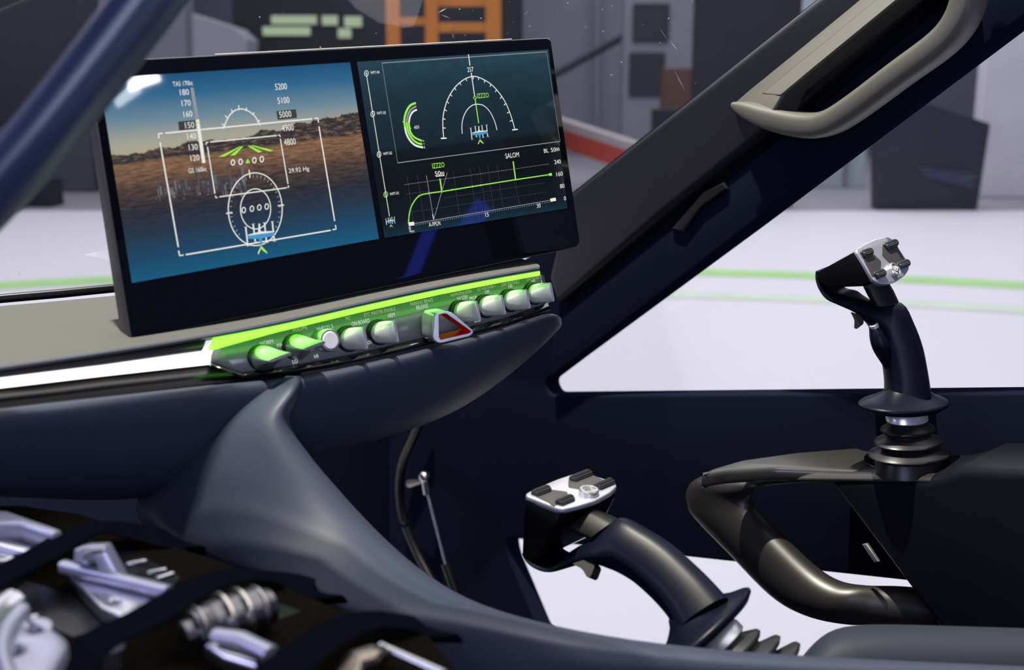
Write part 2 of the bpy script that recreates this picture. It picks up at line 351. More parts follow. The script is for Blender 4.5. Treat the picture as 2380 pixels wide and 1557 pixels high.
# windshield glass
b = MB()
rows = [[(-400, -300, .62), (330, -60, .75), (1100, -120, 1.22), (1500, -120, 1.3), (1980, -60, 1.20)],
        [(-300, 250, .85), (300, 260, 1.05), (900, 260, 1.42), (1300, 250, 1.5), (1612, 228, 1.38)],
        [(-250, 560, 1.08), (300, 560, 1.3), (800, 540, 1.6), (1150, 500, 1.64), (1340, 448, 1.56)],
        [(-250, 700, 1.14), (300, 668, 1.34), (800, 620, 1.66), (1150, 590, 1.72), (1300, 570, 1.7)]]
b.grid([[U(*p) for p in r] for r in rows]); struct(b.build('window_2', 'glass', sub=3))
# windshield post at the near side
b = MB()
path = catmull([(1150, -1000), (760, -520), (470, -170), (330, 20), (180, 215), (60, 360), (-90, 520), (-330, 760), (-620, 1010)], 5)
b.tube([U(x, y, .52) for x, y in path], [(.0125, .02)] * len(path), 20, up=FW, exp=2.5)
t2 = b.build('trim_3', mat('blue grey post', (.022, .036, .085, 1), .34, spec=.7), ang=60); struct(t2)
# ------------------------------------------------------------------ dashboard
def dd(x, off=0.0): return 1 / (1.25 - .000319 * (x - 303)) + off
def row(pts):
    r = [U(x, y, dd(x, o)) for x, y, o in pts]
    if pts[0][0] < -100: r.insert(0, r[0] + (r[0] - r[1]).normalized() * .22)   # the dashboard goes on past the frame
    return r
dash = thing('dashboard', U(700, 900, 1.0), 'dark navy dashboard with soft charcoal top sweeping under the flight display', 'dashboard')
b = MB()
lipx = [(-160, 884), (0, 860), (240, 826), (450, 793), (640, 758), (828, 713), (1017, 672), (1160, 645), (1254, 629)]
def offs(dx, dy, o, k=1.0): return [(x + dx, y + dy, o) for x, y in lipx]
R_ = [offs(4, 4, .03), offs(0, 1, .003), offs(0, -4, -.002), offs(0, -9, .002), offs(2, -15, .014)]
R_.append([(-170, 828, .05), (0, 806, .05), (240, 772, .05), (450, 738, .05), (640, 706, .05), (828, 664, .05), (1012, 624, .05), (1140, 600, .05), (1214, 604, .03)])
R_.append([(-190, 760, .14), (0, 742, .14), (240, 712, .14), (450, 690, .14), (640, 662, .14), (828, 630, .14), (1000, 600, .13), (1130, 580, .12), (1200, 590, .08)])
R_.append([(-200, 726, .24), (0, 712, .24), (240, 690, .24), (450, 668, .24), (640, 645, .24), (828, 618, .24), (1000, 592, .22), (1130, 574, .2), (1190, 580, .13)])
b.grid([row(r) for r in R_])
b.m = [1 if i < 3 * 9 else 0 for i in range(len(b.f))]
b.build('top_pad', ['dash', 'navy'], dash, sub=2)
b = MB(); b.tube([U(x, y, dd(x, .25)) for x, y in [(-900, 800), (-220, 712), (0, 694), (140, 682), (280, 668), (500, 646), (800, 612), (1100, 575), (1180, 572)]], .0042, 12, exp=3)
b.build('front_frame', 'recess', dash)
# lower fascia
b = MB()
cols = [((-160, 968), (-160, 1150)), ((-20, 949), (-20, 1158)), ((120, 932), (120, 1165)), ((329, 909), (320, 1174)), ((534, 886), (560, 1120)), ((677, 874), (738, 1062)), ((820, 848), (880, 1027)), ((957, 815), (1029, 980)), ((1100, 780), (1136, 914)), ((1210, 750), (1236, 832)), ((1285, 722), (1303, 764))]
lv = [(-.012, .035), (0, .006), (.03, -.010), (.10, -.016), (.3, -.014), (.6, -.002), (.85, .016), (1.0, .045), (.96, .12)]
rows = []
for t, o in lv:
    r = []
    for (x0, y0), (x1, y1) in cols: r.append((x0 + (x1 - x0) * t, y0 + (y1 - y0) * t, o))
    x, y, _ = r[-1]; r.append((1308 if 0 < t < .9 else 1303, 740 + 18 * t, o + .012)); r.append((1302, 738 + 20 * t, .12))
    rows.append(row(r))
b.grid(rows); b.build('fascia', 'navy', dash, sub=2)
# trim strip above the light bar, light bar and recess
def strip(name, top, bot, m, o0, o1, solid=.003, par=dash):
    b = MB(); b.grid([row([(x, y, o0) for x, y in top]), row([(x, y, o1) for x, y in bot])]); return b.build(name, m, par, solid=solid)
strip('trim_strip', [(-160, 882), (0, 859), (240, 825), (478, 791)], [(-160, 898), (0, 875), (240, 846), (470, 814)], 'brown', .016, .012)
strip('light_bar', [(-160, 896), (0, 873), (240, 845), (440, 820), (470, 813), (502, 788)], [(-160, 927), (0, 902), (240, 874), (440, 852), (486, 847), (488, 826)], 'white_glow', .02, .02, .004)
strip('recess', [(-160, 922), (0, 898), (240, 870), (486, 843), (570, 868), (700, 850)], [(-160, 975), (0, 952), (240, 925), (486, 895), (570, 884), (700, 872)], 'recess', .028, .0, .002)

# ------------------------------------------------------------------ switch panel
NK = (-FX + UX * .2).normalized()                       # panel normal, towards the seats
pan = thing('switch_panel', U(880, 790, dd(880)), 'green lit switch panel with silver rotary knobs under the flight display', 'switch panel')
tl = [(499, 797), (640, 766), (828, 722), (1017, 681), (1160, 654), (1254, 637)]
bl = [(563, 868), (690, 850), (828, 824), (1030, 776), (1170, 742), (1268, 708)]
b = MB()
L0 = [(482, 815), (520, 796)]; 
b.grid([row([(482, 812, .024)] + [(x, y, .022) for x, y in tl] + [(1262, 640, .03)]), row([(484, 838, .02)] + [(x, y, .008) for x, y in bl] + [(1276, 704, .02)])])
face = b.build('panel_face', 'face', pan, solid=.002)
def on_face(x, y):                                      # point of the panel face seen at a pixel
    def lerp(pl, x):
        for (x0, y0), (x1, y1) in zip(pl, pl[1:]):
            if x <= x1 or (x1, y1) == pl[-1]: return y0 + (y1 - y0) * (x - x0) / (x1 - x0)
    yt, yb = lerp(tl, x), lerp(bl, x); t = (y - yt) / (yb - yt)
    return U(x, y, dd(x, .022 + (.008 - .022) * t))
strip('light_strip', [(498, 789), (640, 759), (828, 715), (1017, 673), (1160, 647), (1254, 630)], [(484, 812), (640, 769), (828, 724), (1017, 682), (1160, 654), (1253, 637)], 'green_glow', .008, .016, .003, pan)
strip('bottom_ledge', [(488, 846), (563, 868), (690, 850), (828, 824), (1030, 776), (1170, 742), (1272, 706)], [(492, 852), (565, 876), (690, 862), (828, 838), (1030, 790), (1170, 757), (1280, 720)], 'gloss', .006, -.004, .002, pan)
EXF = (on_face(1000, 740) - on_face(960, 749)).normalized(); EYF = NK.cross(EXF).normalized(); EYF = EYF if EYF.z > 0 else -EYF
def face_mx(p, rot=0.0):
    ex, ey = EXF, NK.cross(EXF).normalized()
    m = Matrix((ex, ey, NK)).transposed().to_4x4(); m.translation = p
    return m @ Matrix.Rotation(rot, 4, 'Z')
def knob_geo(r=.0088, ln=.031, duck=False):
    b = MB(); R = []; n = 32
    zs = [0, .003, .006, .008, .011, .014, .018, .022, .026, .029, .0305, ln]
    for z in zs:
        t = max(0, (z - .008) / (ln - .008)); hx = r * (.17 + .83 * (1 - t) ** 1.9) if z < ln else r * .12
        hy = r * (1.0 - .03 * t) if z < ln else r * .92; ex = 2 + 3 * t
        R.append([V3((hx * math.copysign(abs(math.cos(a)) ** (2 / ex), math.cos(a)), hy * math.copysign(abs(math.sin(a)) ** (2 / ex), math.sin(a)), z)) for a in [2 * math.pi * k / n for k in range(n)]])
    b.rings(R); return b
def collar_geo(r=.0088):
    b = MB(); b.lathe([(r * 1.0, 0), (r * 1.22, 0), (r * 1.22, .004), (r * 1.1, .0055), (r * 1.0, .0055)], Matrix()); return b
KN = [(605, 833, 1, .034, 'NORM'), (684, 807, 1, .034, ''), (806, 788, 0, .029, ''), (877, 773, 0, .029, ''), (1066, 726, 0, .029, ''), (1124, 712, 0, .029, ''), (1181, 699, 0, .029, ''), (1236, 683, 0, .029, '')]
k0 = None
for x, y, rt, ln, _ in KN:
    mx = face_mx(on_face(x, y), math.radians(90 if rt else 0) * (1 if rt else 0) + (math.radians(6) if rt else 0))
    if k0 is None or rt:
        k = knob_geo(.0104 if rt else .0095, ln * 1.05).build('rotary_knob', 'alu' if not rt else 'silver', None, ang=50)
        c = collar_geo(.0094).build('collar', 'rubber', k, local=True)
        if not rt: k0 = (k, c)
    else:
        k = k0[0].copy(); COL.objects.link(k); c = k0[1].copy(); COL.objects.link(c); c.parent = k
    k.parent = pan; k.matrix_parent_inverse = wm(pan).inverted(); k.matrix_basis = mx
# push button with a white ringed cap
mx = face_mx(on_face(745, 792)); pb = MB().lathe([(.0095, 0), (.0095, .016), (.0088, .0175), (.0078, .0175), (.0078, .0165)], mx).build('push_button', 'silver', pan)
MB().lathe([(.0074, .0150), (.0074, .0172), (.0068, .0182), (0.0001, .0182)], mx).build('button_cap', mat('white button cap', (.6, .6, .63, 1), .4), pb)
# parking brake handle: silver loop lined in red
pl = (U(1045, 760, dd(1045, -.03)), (NK * .55 - AX * .35 + UX * .0 - FX * .25).normalized())
p0, n_ = pl; n_ = n_ if n_.dot(FW) < 0 else -n_
o_ = fillet([(1009, 728), (1046, 722), (1104, 771), (1094, 782), (1020, 800), (1004, 788)], [8, 12, 8, 6, 10, 10])
h_ = fillet([(1019, 731), (1036, 727), (1096, 770), (1090, 775), (1024, 790), (1020, 784)], [3, 6, 3, 3, 3, 3])
E_ = -NK * .017 + UX * .0035
fo, fi = [onp(x, y, pl) for x, y in o_], [onp(x, y, pl) for x, y in h_]
k = len(fo); bo, bi = [p + E_ for p in fo], [p + E_ for p in fi]
b = MB(); b.rings([fi, fo, bo, bi], cap=False); hb = b.build('pull_handle', 'silver', pan, bevel=.0009, ang=40)
hc = sum(fi, V3()) / k
b = MB(); b.rings([[q + (hc - q).normalized() * .0004 + E_ * .02 for q in fi], [q + (hc + E_ - q).normalized() * .0004 for q in bi]], cap=False); b.build('red_liner', 'red', hb, ang=50)
b = MB(); back = [on_face(972, 737), on_face(994, 731), on_face(1002, 788), on_face(984, 788)]
fr_ = [bo[1], bo[7], bo[25], bo[33]]
b.add(fr_ + back, [(0, 1, 2, 3), (7, 6, 5, 4)] + [(i, i + 4, (i + 1) % 4 + 4, (i + 1) % 4) for i in range(4)]); b.build('handle_neck', 'silver', hb, bevel=.002)
b = MB(); lo0, lo1 = onp(1026, 789, pl), onp(1090, 774, pl); ex = (lo1 - lo0).normalized(); ey = (E_ - ex * E_.dot(ex)).normalized()
nb = ex.cross(ey).normalized(); nb = nb if nb.z > 0 else -nb
b.text('PULL & TURN', (lo0 + lo1) / 2 + E_ * .35 + nb * .0008, ex, ey, .0032, wid=.021); b.build('lettering', mat('pale red letters', (.7, .03, .03, 1), .5), hb, smooth=False)
# lettering on the panel
def legend(items, m, nm):
    for s, x, y, h, w in items:
        b = MB(); p = on_face(x, y + (1 if nm.startswith('heading') else -3)) + NK * .0016; sc = dd(x) / F
        b.text(s, p, EXF, EYF, h * sc * 1.06, wid=(w * sc / .80 if w else None)); b.build(nm, m, pan, smooth=False)
legend([('NORM', 618, 799, 9, 27), ('MAINT', 656, 803, 9, 26), ('LO', 684, 843, 9, 11), ('HI', 733, 831, 8, 8), ('VHF121.5', 753, 765, 9, 36), ('ON-BOARD', 836, 752, 9, 40), ('ARM', 907, 736, 9, 16), ('OTE', 860, 798, 8, 15), ('RELEASE', 979, 716, 9, 27), ('HV STBY', 1073, 695, 8, 25), ('PROP', 1098, 696, 8, 17), ('OFF', 1130, 682, 8, 11), ('OFF', 1184, 670, 8, 11), ('OFF', 1237, 658, 8, 10), ('IDLE', 1107, 747, 8, 14), ('UP', 1052, 716, 8, 9), ('ON', 1151, 690, 7, 9)], 'legend', 'switch_lettering')
legend([('VOLUME', 695, 763, 8, 32), ('PIC', 807, 739, 8, 10), ('ETC MASTER ENABLE', 881, 724, 8, 71), ('PARKING BRAKE', 978, 701, 8, 53), ('HV/PROPULSION', 1069, 681, 7, 50), ('LO VOLTAGE 1', 1128, 668, 7, 44), ('LOW VOLTAGE 2', 1184, 657, 7, 45), ('LOW VOLTAGE 3', 1238, 646, 6, 36)], 'legend_dim', 'heading_lettering')

# ------------------------------------------------------------------ centre console arm
b = MB()
ST = [((655, 874), (700, 874), .885), ((622, 893), (707, 888), .866), ((580, 922), (696, 926), .852), ((530, 962), (668, 966), .842), ((468, 1022), (684, 1008), .834), ((385, 1100), (745, 1085), .826), ((326, 1165), (845, 1198), .816), ((360, 1250), (945, 1296), .796), ((600, 1335), (1060, 1381), .765), ((790, 1420), (1190, 1430), .722), ((900, 1500), (1400, 1478), .70), ((960, 1640), (1700, 1513), .69), ((1000, 1800), (2100, 1532), .70), ((1000, 1950), (2560, 1550), .72)]
rows = []
prof = [(-.05, .07, .0), (0, .010, 0), (.06, -.001, 0), (.3, -.010, 0), (.6, -.020, 0), (.84, -.020, 0), (.95, -.008, 0), (1.0, .014, 0), (.985, .09, 6)]
for (x0, y0), (x1, y1), d in ST:
    ld = {5: .012, 6: .035, 7: .02}.get(len(rows), 0)
    rows.append([U(x0 + (x1 - x0) * t, y0 + (y1 - y0) * t + e, d + o + ld * max(0, 1 - max(t, 0) / .3)) for t, o, e in prof])
b.grid(rows); tag(b.build('console_arm', 'navy', sub=2), 'dark navy centre console arm curving down from the dashboard', 'console')

# ------------------------------------------------------------------ grab handle on the pillar
gh = thing('grab_handle', onp(1950, 200, lat(1.02)), 'satin charcoal grab handle on the sloping window pillar', 'handle')
kA, kB = lat(1.045), lat(1.0)
tA = [(1703, 242), (1740, 210), (1870, 104), (1996, 0), (2120, -102)]; tB = [(1795, 262), (1822, 217), (1950, 112), (2087, 0), (2210, -100)]
b = MB(); rA = [onp(x, y, lat(1.007)) for x, y in tA]; rB = [onp(x, y, lat(.974)) for x, y in tB]; rC = [p + AX * .06 for p in rB]
b.grid([[p + AX * .03 for p in rA], rA, rB, rC]); b.build('mount_strip', 'hand', gh, bevel=.003, ang=30)
nS = (rA[2] - rA[1]).cross(rB[1] - rA[1]).normalized(); nS = nS if nS.dot(FW) < 0 else -nS
def on_strip(t, s):                                     # along the strip, across the strip
    i0 = min(3, int(t)); return rA[i0].lerp(rA[i0 + 1], t - i0).lerp(rB[i0].lerp(rB[i0 + 1], t - i0), s)
for nm, m_, t0, s0, s1, h in (('panel_gap', 'recess', .86, .46, .985, .0004), ('inset_panel', 'hand', .885, .485, .965, .0008)):
    b = MB(); b.grid([[on_strip(t, s) + nS * h for t in (t0 + (.03 if s in (s0, s1) else 0), t0 + .06, 1.5, 2, 2.5, 3, 3.5, 4)] for s in (s0, s0 + .06, (s0 + s1) / 2, s1 - .06, s1)])
    b.build(nm, m_, gh, smooth=False)
b = MB()
gp = catmull([(1706, 243, .003, .006), (1735, 254, .0085, .011), (1794, 275, .0125, .015), (1870, 290, .0135, .017), (1925, 286, .0135, .018), (1985, 252, .0135, .018), (2090, 174, .0135, .018), (2190, 100, .0135, .018), (2235, 45, .0135, .018), (2256, -20, .0135, .018), (2266, -110, .0135, .018)], 5)
b.tube([onp(x, y, lat(.986)) for x, y, *_ in gp], [(r0, r1) for *_, r0, r1 in gp], 28, up=-AX, exp=3.2); b.build('grip_bar', 'hand', gh, ang=60)

# ------------------------------------------------------------------ armrest with loop handle
KA = .94
ar = thing('door_armrest', onp(2000, 1250, lat(KA)), 'dark armrest with open loop grip below the upright control stick', 'armrest')
hp = (onp(1900, 1090, lat(KA)), V3((0, 0, 1)))
b = MB()
tp = fillet([(1626, 1104), (1646, 1090), (1720, 1068), (1850, 1050), (2010, 1038), (2300, 1026), (2302, 1040), (2246, 1066), (2172, 1107), (2130, 1104), (1950, 1093), (1800, 1087), (1690, 1094)], 14, 4)
p0 = hp[0]; n = V3((0, 0, 1)); ex = V3((1, 0, 0)); ey = V3((0, 1, 0))
loc = [((onp(x, y, hp) - p0).x, (onp(x, y, hp) - p0).y) for x, y in tp]
vs, fs = slab_geo(loc, [], .016, .005); b.add([p0 + V3((v.x, v.y, v.z - .008)) for v in vs], fs); b.build('top_plate', 'satin', ar, ang=50)
b = MB()
lo_ = [(2175, 1102), (1930, 1098), (1800, 1094), (1690, 1096), (1628, 1108), (1603, 1132), (1604, 1166), (1622, 1198), (1700, 1278), (1800, 1379), (1880, 1425), (1970, 1446), (2080, 1452), (2210, 1466)]
li_ = [(2175, 1124), (1930, 1117), (1810, 1124), (1772, 1130), (1752, 1140), (1742, 1152), (1744, 1170), (1760, 1194), (1812, 1248), (1885, 1318), (1940, 1353), (2000, 1364), (2080, 1366), (2210, 1376)]
lk_ = [0, 0, -.008, -.02, -.025, -.025, -.025, -.025, -.025, -.025, -.022, -.012, .014, .04]
hb_ = [.010, .013, .016, .018, .020, .021, .022, .023, .023, .023, .023, .023, .023, .023]
pp = catmull([(*a_, *c_, kk, h) for a_, c_, kk, h in zip(lo_, li_, lk_, hb_)], 5)
b.pairs([(onp(x0, y0, lat(KA + kk)), onp(x1, y1, lat(KA + kk))) for x0, y0, x1, y1, kk, h in pp], [AX * h for *_, h in pp], 28, 2.15); b.build('loop_grip', 'loop', ar, ang=60)
b = MB(); b.slab([(1925, 1119), (2150, 1114), (2195, 1102), (2226, 1088), (2900, 1104), (2900, 1700), (2270, 1700), (2170, 1446)], lat(KA - .012), .10, .010, off=-.05)
ab = b.build('armrest_body', mat('navy black body', (.0028, .0034, .0065, 1), .5, spec=.12, bump=.1, scale=1500), ar, ang=40)
b = MB(); b.slab([(2006, 1264), (2016, 1262), (2044, 1304), (2034, 1306)], lat(KA - .014), .004, .001); b.build('latch', 'silver', ar)
b = MB(); c0 = onp(2114, 1082, hp); c0.z += .001
b.lathe([(.040, 0), (.047, 0), (.048, .003), (.046, .004), (.041, .003), (.040, .0)], Matrix.Translation(c0)); b.build('socket_ring', 'gloss', ar)

# seat side cushion at the lower right
b = MB()
SS = [[(1800, 1640), (1850, 1535), (1905, 1474), (1965, 1446), (2160, 1452), (2500, 1462)]]
rows = []
for o, dy, dx in ((.12, 2, 6), (.02, 0, 0), (-.02, 12, 0), (-.04, 60, 0), (-.05, 260, 0)):
    rows.append([U(x + dx, y + dy, .80 + o) for x, y in SS[0]])
b.grid(rows); tag(b.build('seat_cushion', mat('dark seat fabric', (.013, .016, .025, 1), .6, spec=.15, bump=.15, scale=1500), sub=2), 'dark padded seat edge below the armrest loop', 'cushion')

# ------------------------------------------------------------------ gas strut and hose
gs = thing('gas_strut', onp(1010, 1230, lat(1.0)), 'thin silver gas strut with ball end on the dark side wall', 'strut')
sl = lat(1.0)
def sp(x, y): return onp(x, y, sl)
b = MB(); b.tube([sp(994, 1145), sp(1037, 1314)], .0026, 12); b.build('rod', 'steel', gs)
b = MB(); b.tube([sp(1036, 1310), sp(1085, 1450)], .0085, 16); b.build('cylinder', 'recess', gs)
b = MB(); b.tube([sp(987, 1108), sp(993, 1148)], .0068, 16); b.build('socket', 'steel', gs)
bm_ = MB(); c0 = sp(987, 1108); bm_.lathe([(max(.0104 * math.sin(t * math.pi / 12), 1e-4), -.0104 * math.cos(t * math.pi / 12)) for t in range(13)], Matrix.Translation(c0), 24); bm_.build('ball', 'steel', gs)
b = MB(); b.tube([sp(984, 1118), sp(952, 1124)], [.003, .0075], 12); b.build('pin', mat('dull steel pin', (.25, .24, .23, 1), .35, metal=1), gs)
b = MB(); b.tube([onp(x, y, lat(1.012)) for x, y, *_ in catmull([(985, 960), (962, 1015), (938, 1070), (929, 1130), (937, 1200), (965, 1275), (1010, 1360), (1050, 1440)], 6)], .008, 12)
tag(b.build('hose', 'recess'), 'black hose hanging in a curve beside the silver strut', 'hose')
# ================================================================== control sticks
s_ = 1.12 / F
QW = U(2105, 945, 1.12)
def SP(x, y, w=0.0): return U(x, y, 1.12 + w * s_) - QW
def build_stick():
    root = bpy.data.objects.new('control_stick', None); root.empty_display_size = .02; COL.objects.link(root)
    O, TLv, NLv = SP(1983, 585, -63), SP(2066, 554, 52) - SP(1983, 585, -63), SP(2030, 660, -77) - SP(1983, 585, -63)
    LT, LN = TLv.length, NLv.length; T, N = TLv.normalized(), NLv.normalized(); nn = T.cross(N).normalized(); nn = nn if nn.dot(FW) < 0 else -nn
    def uv(x, y): x -= 1983; y -= 585; return (x * 75 + -y * 47) / 7682., (83 * y + 31 * x) / 7682.
    def PP(u, v, z=0): return O + TLv * u + NLv * v + nn * z
    # grip
    b = MB(); TD = TLv.normalized()
    # pairs of outline points down the grip: upper/aft edge, lower/front edge, depth half width, depth offset, turn towards the head's own axis
    PR = [((1930, 622), (1911, 624), 42, 62, 1), ((1932, 641), (1912, 644), 44, 60, 1), ((1938, 660), (1921, 668), 44, 57, 1), ((1948, 674), (1940, 691), 44, 52, 1), ((1974, 679), (1968, 706), 43, 42, 1), ((2001, 689), (1995, 725), 42, 28, .7), ((2036, 700), (2012, 750), 41, 14, .35), ((2091, 704), (2030, 772), 41, 2, 0), ((2119, 751), (2043, 800), 42, 0, 0), ((2139, 805), (2050, 824), 43, 0, 0), ((2150, 859), (2057, 860), 44, 0, 0), ((2156, 898), (2060, 898), 45, 0, 0), ((2160, 940), (2056, 940), 46, 0, 0)]
    q = catmull([(*a_, *c_, h, w, k) for a_, c_, h, w, k in PR], 4)
    b.pairs([(SP(x0, y0, w), SP(x1, y1, w)) for x0, y0, x1, y1, h, w, k in q], [FW.lerp(TD, k).normalized() * h * s_ for *_, h, w, k in q], 28, 2.9)
    grip = b.build('grip', 'grip', root, ang=60, local=True); b = MB()
    pq = catmull([(2033, 763, -24, 13), (2040, 783, -27, 18.5), (2049, 807, -25, 20), (2061, 838, -12, 14), (2071, 868, 6, 6)], 5); b.tube([SP(x, y, w) for x, y, w, r in pq], [r * s_ for *_, r in pq], 22, up=FW, rnd=True)
    pod = b.build('thumb_rest', 'grip', root, ang=60, local=True)
    b = MB(); b.tube([SP(2035, 766, -27), SP(2030, 754, -30)], [10.5 * s_, 10 * s_], 18, up=FW); b.build('thumb_button', 'alu', pod, local=True, bevel=.0006)
    # flange under the grip
    def rings(prof, n=40):
        return [[SP(cx + a * math.cos(t), cy + d * math.sin(t) * .26, -d * math.sin(t)) for t in [2 * math.pi * k / n for k in range(n)]] for cx, cy, a, d in prof]
    b = MB(); b.rings(rings([(2104, 954, 55, 50), (2102, 949, 92, 80), (2101, 941, 106, 88), (2101, 936, 107, 88), (2101, 932, 102, 84), (2102, 924, 80, 68), (2105, 914, 60, 53), (2106, 907, 51, 46), (2107, 900, 44, 40), (2107, 890, 38, 36)])); fl = b.build('flange', 'grip', root, ang=60, local=True)
    b = MB(); b.rings(rings([(2107, 955, 46, 44), (2107, 962, 50, 48), (2108, 976, 50, 48), (2108, 979, 46, 44)])); co = b.build('collar', 'alu', root, local=True)
    b = MB(); b.rings(rings([(2109, 976, 40, 38), (2109, 982, 42, 40), (2110, 994, 63, 60), (2110, 999, 65, 62), (2110, 1004, 60, 57), (2111, 1008, 50, 48), (2111, 1013, 52, 50), (2112, 1022, 79, 76), (2112, 1027, 82, 79), (2112, 1032, 76, 73), (2113, 1037, 60, 58), (2113, 1042, 64, 62), (2114, 1051, 95, 91), (2114, 1056, 97, 93), (2114, 1061, 90, 86), (2114, 1066, 78, 75), (2115, 1084, 82, 79), (2115, 1098, 82, 79)])); be = b.build('bellows', 'rubber', root, ang=75, local=True)
    # neck
    b = MB(); rr = []
    for (x0, y0), (x1, y1), w in (((2030, 707), (2090, 704), 34), ((2016, 684), (2078, 678), 32), ((2006, 664), (2066, 658), 30)):
        c = SP((x0 + x1) / 2, (y0 + y1) / 2, 0); h = (SP(x1, y1) - SP(x0, y0)) / 2; dv = (SP(x0, y0 - 6, w) - SP(x0, y0, 0))
        rr.append([c + h * math.copysign(abs(math.cos(t)) ** .5, math.cos(t)) + dv * math.copysign(abs(math.sin(t)) ** .5, math.sin(t)) for t in [2 * math.pi * k / 24 for k in range(24)]])
    b.rings(rr); b.build('neck', mat('neck plastic', (.006, .006, .006, 1), .4, spec=.12) if 'neck' not in M else M['neck'], root, local=True, ang=50)
    # head body
    near = [(1893, 636), (1983, 586), (2029, 659), (2010, 666), (1928, 669), (1905, 662)]
    nv = [SP(x, y, w) for (x, y), w in zip(near, (34, -64, -78, -62, 14, 26))]; fv = [p + TLv for p in nv]; k = len(near)
    b = MB(); b.add(nv + fv, [tuple(range(k)), tuple(reversed(range(k, 2 * k)))] + [(i, i + k, (i + 1) % k + k, (i + 1) % k) for i in range(k)])
    b.build('head', 'gloss', root, local=True, bevel=.002, bseg=3)
    # plate
    ol = [(0, .05), (.05, -.03), (.3, -.08), (.6, -.10), (.9, -.06), (1.0, .06), (1.02, .86), (.95, 1.02), (.75, 1.14), (.45, 1.2), (.2, 1.13), (.05, 1.05), (0, .95)]
    ol = fillet([(u * LT, v * LN) for u, v in ol], .004, 3); vs, fs = slab_geo(ol, [], .0045, .0014)
    b = MB(); b.add([O + T * v.x + N * v.y + nn * (v.z + .001) for v in vs], fs); pt = b.build('top_plate', 'plate', root, local=True, ang=50)
    z = .0034
    for poly in ([(1992, 590), (2020, 592), (2041, 612), (2040, 636), (2022, 648)], [(2044, 574), (2074, 566), (2098, 612), (2082, 626), (2060, 616), (2043, 598)]):
        q = fillet([(uv(*p)[0] * LT, uv(*p)[1] * LN) for p in poly], .002, 3)
        vs, fs = slab_geo(q, [], .0006, .0002); b = MB(); b.add([O + T * v.x + N * v.y + nn * (v.z + z) for v in vs], fs); b.build('recess_panel', M['inset'], pt, local=True)
    for x, y, l in ((2006, 593, 22), (2036, 642.5, 21), (2062, 574, 29), (2092, 622, 25)):
        u, v = uv(x, y); hl = l / 88.6 / 2
        b = MB(); R = []
        for uu, r in ((u - hl, .6), (u - hl + .015, 1), (u + hl - .015, 1), (u + hl, .6)):
            c = PP(uu, v, z + .0006); R.append([c + N * (math.cos(t) * r * q) + nn * (math.sin(t) * r * q) for t, q in [(2 * math.pi * k / 28, .0042 if k % 2 else .0036) for k in range(28)]])
        b.rings(R); b.build('thumb_roller', 'rubber', pt, local=True, ang=20)
    u, v = uv(2069, 636); c = PP(u, v, z - .0006); fm = Matrix((T, nn.cross(T).normalized(), nn)).transposed().to_4x4(); fm.translation = c
    b = MB(); b.lathe([(.0078, 0), (.0082, .001), (.0082, .004), (.0072, .0052), (.0060, .0052), (.0058, .0042), (.0001, .0042)], fm); kn = b.build('trim_knob', 'silver', pt, local=True, ang=30)
    b = MB()
    for q in range(3):
        m2 = fm @ Matrix.Rotation(q * 2.0944 + .4, 4, 'Z'); vs = [m2 @ V3(p) for p in ((.0, .0, .0075), (.0056, -.0026, .0044), (.0056, .0026, .0044), (.0012, 0, .0042))]
        b.add(vs, [(0, 1, 2), (0, 2, 3), (0, 3, 1), (1, 3, 2)])
    b.build('star_cap', 'silver', kn, smooth=False, local=True)
    # trigger
    tr = fillet([(1976, 724), (1986, 744), (1985, 763), (1991, 765), (2008, 752), (2006, 734)], 5, 3)
    b = MB(); fr = [SP(x, y, -10) for x, y in tr]; bk = [SP(x, y, 16) for x, y in tr]; k = len(tr)
    b.add(fr + bk, [tuple(range(k)), tuple(reversed(range(k, 2 * k)))] + [(i, i + k, (i + 1) % k + k, (i + 1) % k) for i in range(k)]); b.build('trigger', 'trigger', root, local=True, ang=30)
    return root, (fl, co, be), pod
M['neck'] = mat('neck plastic', (.006, .006, .006, 1), .4, spec=.12)
st1, _, pod_ = build_stick()
tag(st1, 'black control stick standing upright on the armrest by the side window', 'control stick', 'control sticks with silver top plates')
def copy_tree(o, parent=None, mp=None):
    c = o.copy(); COL.objects.link(c); mp[o] = c
    if parent: c.parent = parent
    for ch in list(o.children):
        if ch is not pod_: copy_tree(ch, c, mp)
    return c
mp = {}
st2 = copy_tree(st1, None, mp)
st2['label'] = 'black control stick leaning forward behind the navy console arm, before the lower window'
st1.matrix_basis = Matrix.Translation(QW)
B3 = Matrix((RT, UPV, FW)).transposed()
RM = Matrix(((0.84082272, -0.46476963, 0.27750018), (0.53510381, 0.63624376, -0.55574976), (0.08173785, 0.61577843, 0.7836682)))
st2.matrix_basis = Matrix.Translation(C2W(.1418, -.2117, .8068)) @ (B3 @ RM @ B3.inverted()).to_4x4()
piv = SP(2104, 935)
R3 = B3 @ RM @ B3.inverted(); W2 = st2.matrix_basis.copy()
axis_now = (R3 @ (SP(2106, 1000) - SP(2104, 900))).normalized(); axis_to = D2W(.66, -.74, -.38).normalized()
Q3 = axis_now.rotation_difference(axis_to).to_matrix()
pw = W2 @ piv; pt_ = U(1632, 1460, (pw - CAM).dot(FW))
MW = Matrix.Translation(pt_) @ (Q3 @ R3).to_4x4() @ Matrix.Translation(-piv)
for o, c in mp.items():
    if o in _: c.matrix_basis = W2.inverted() @ MW

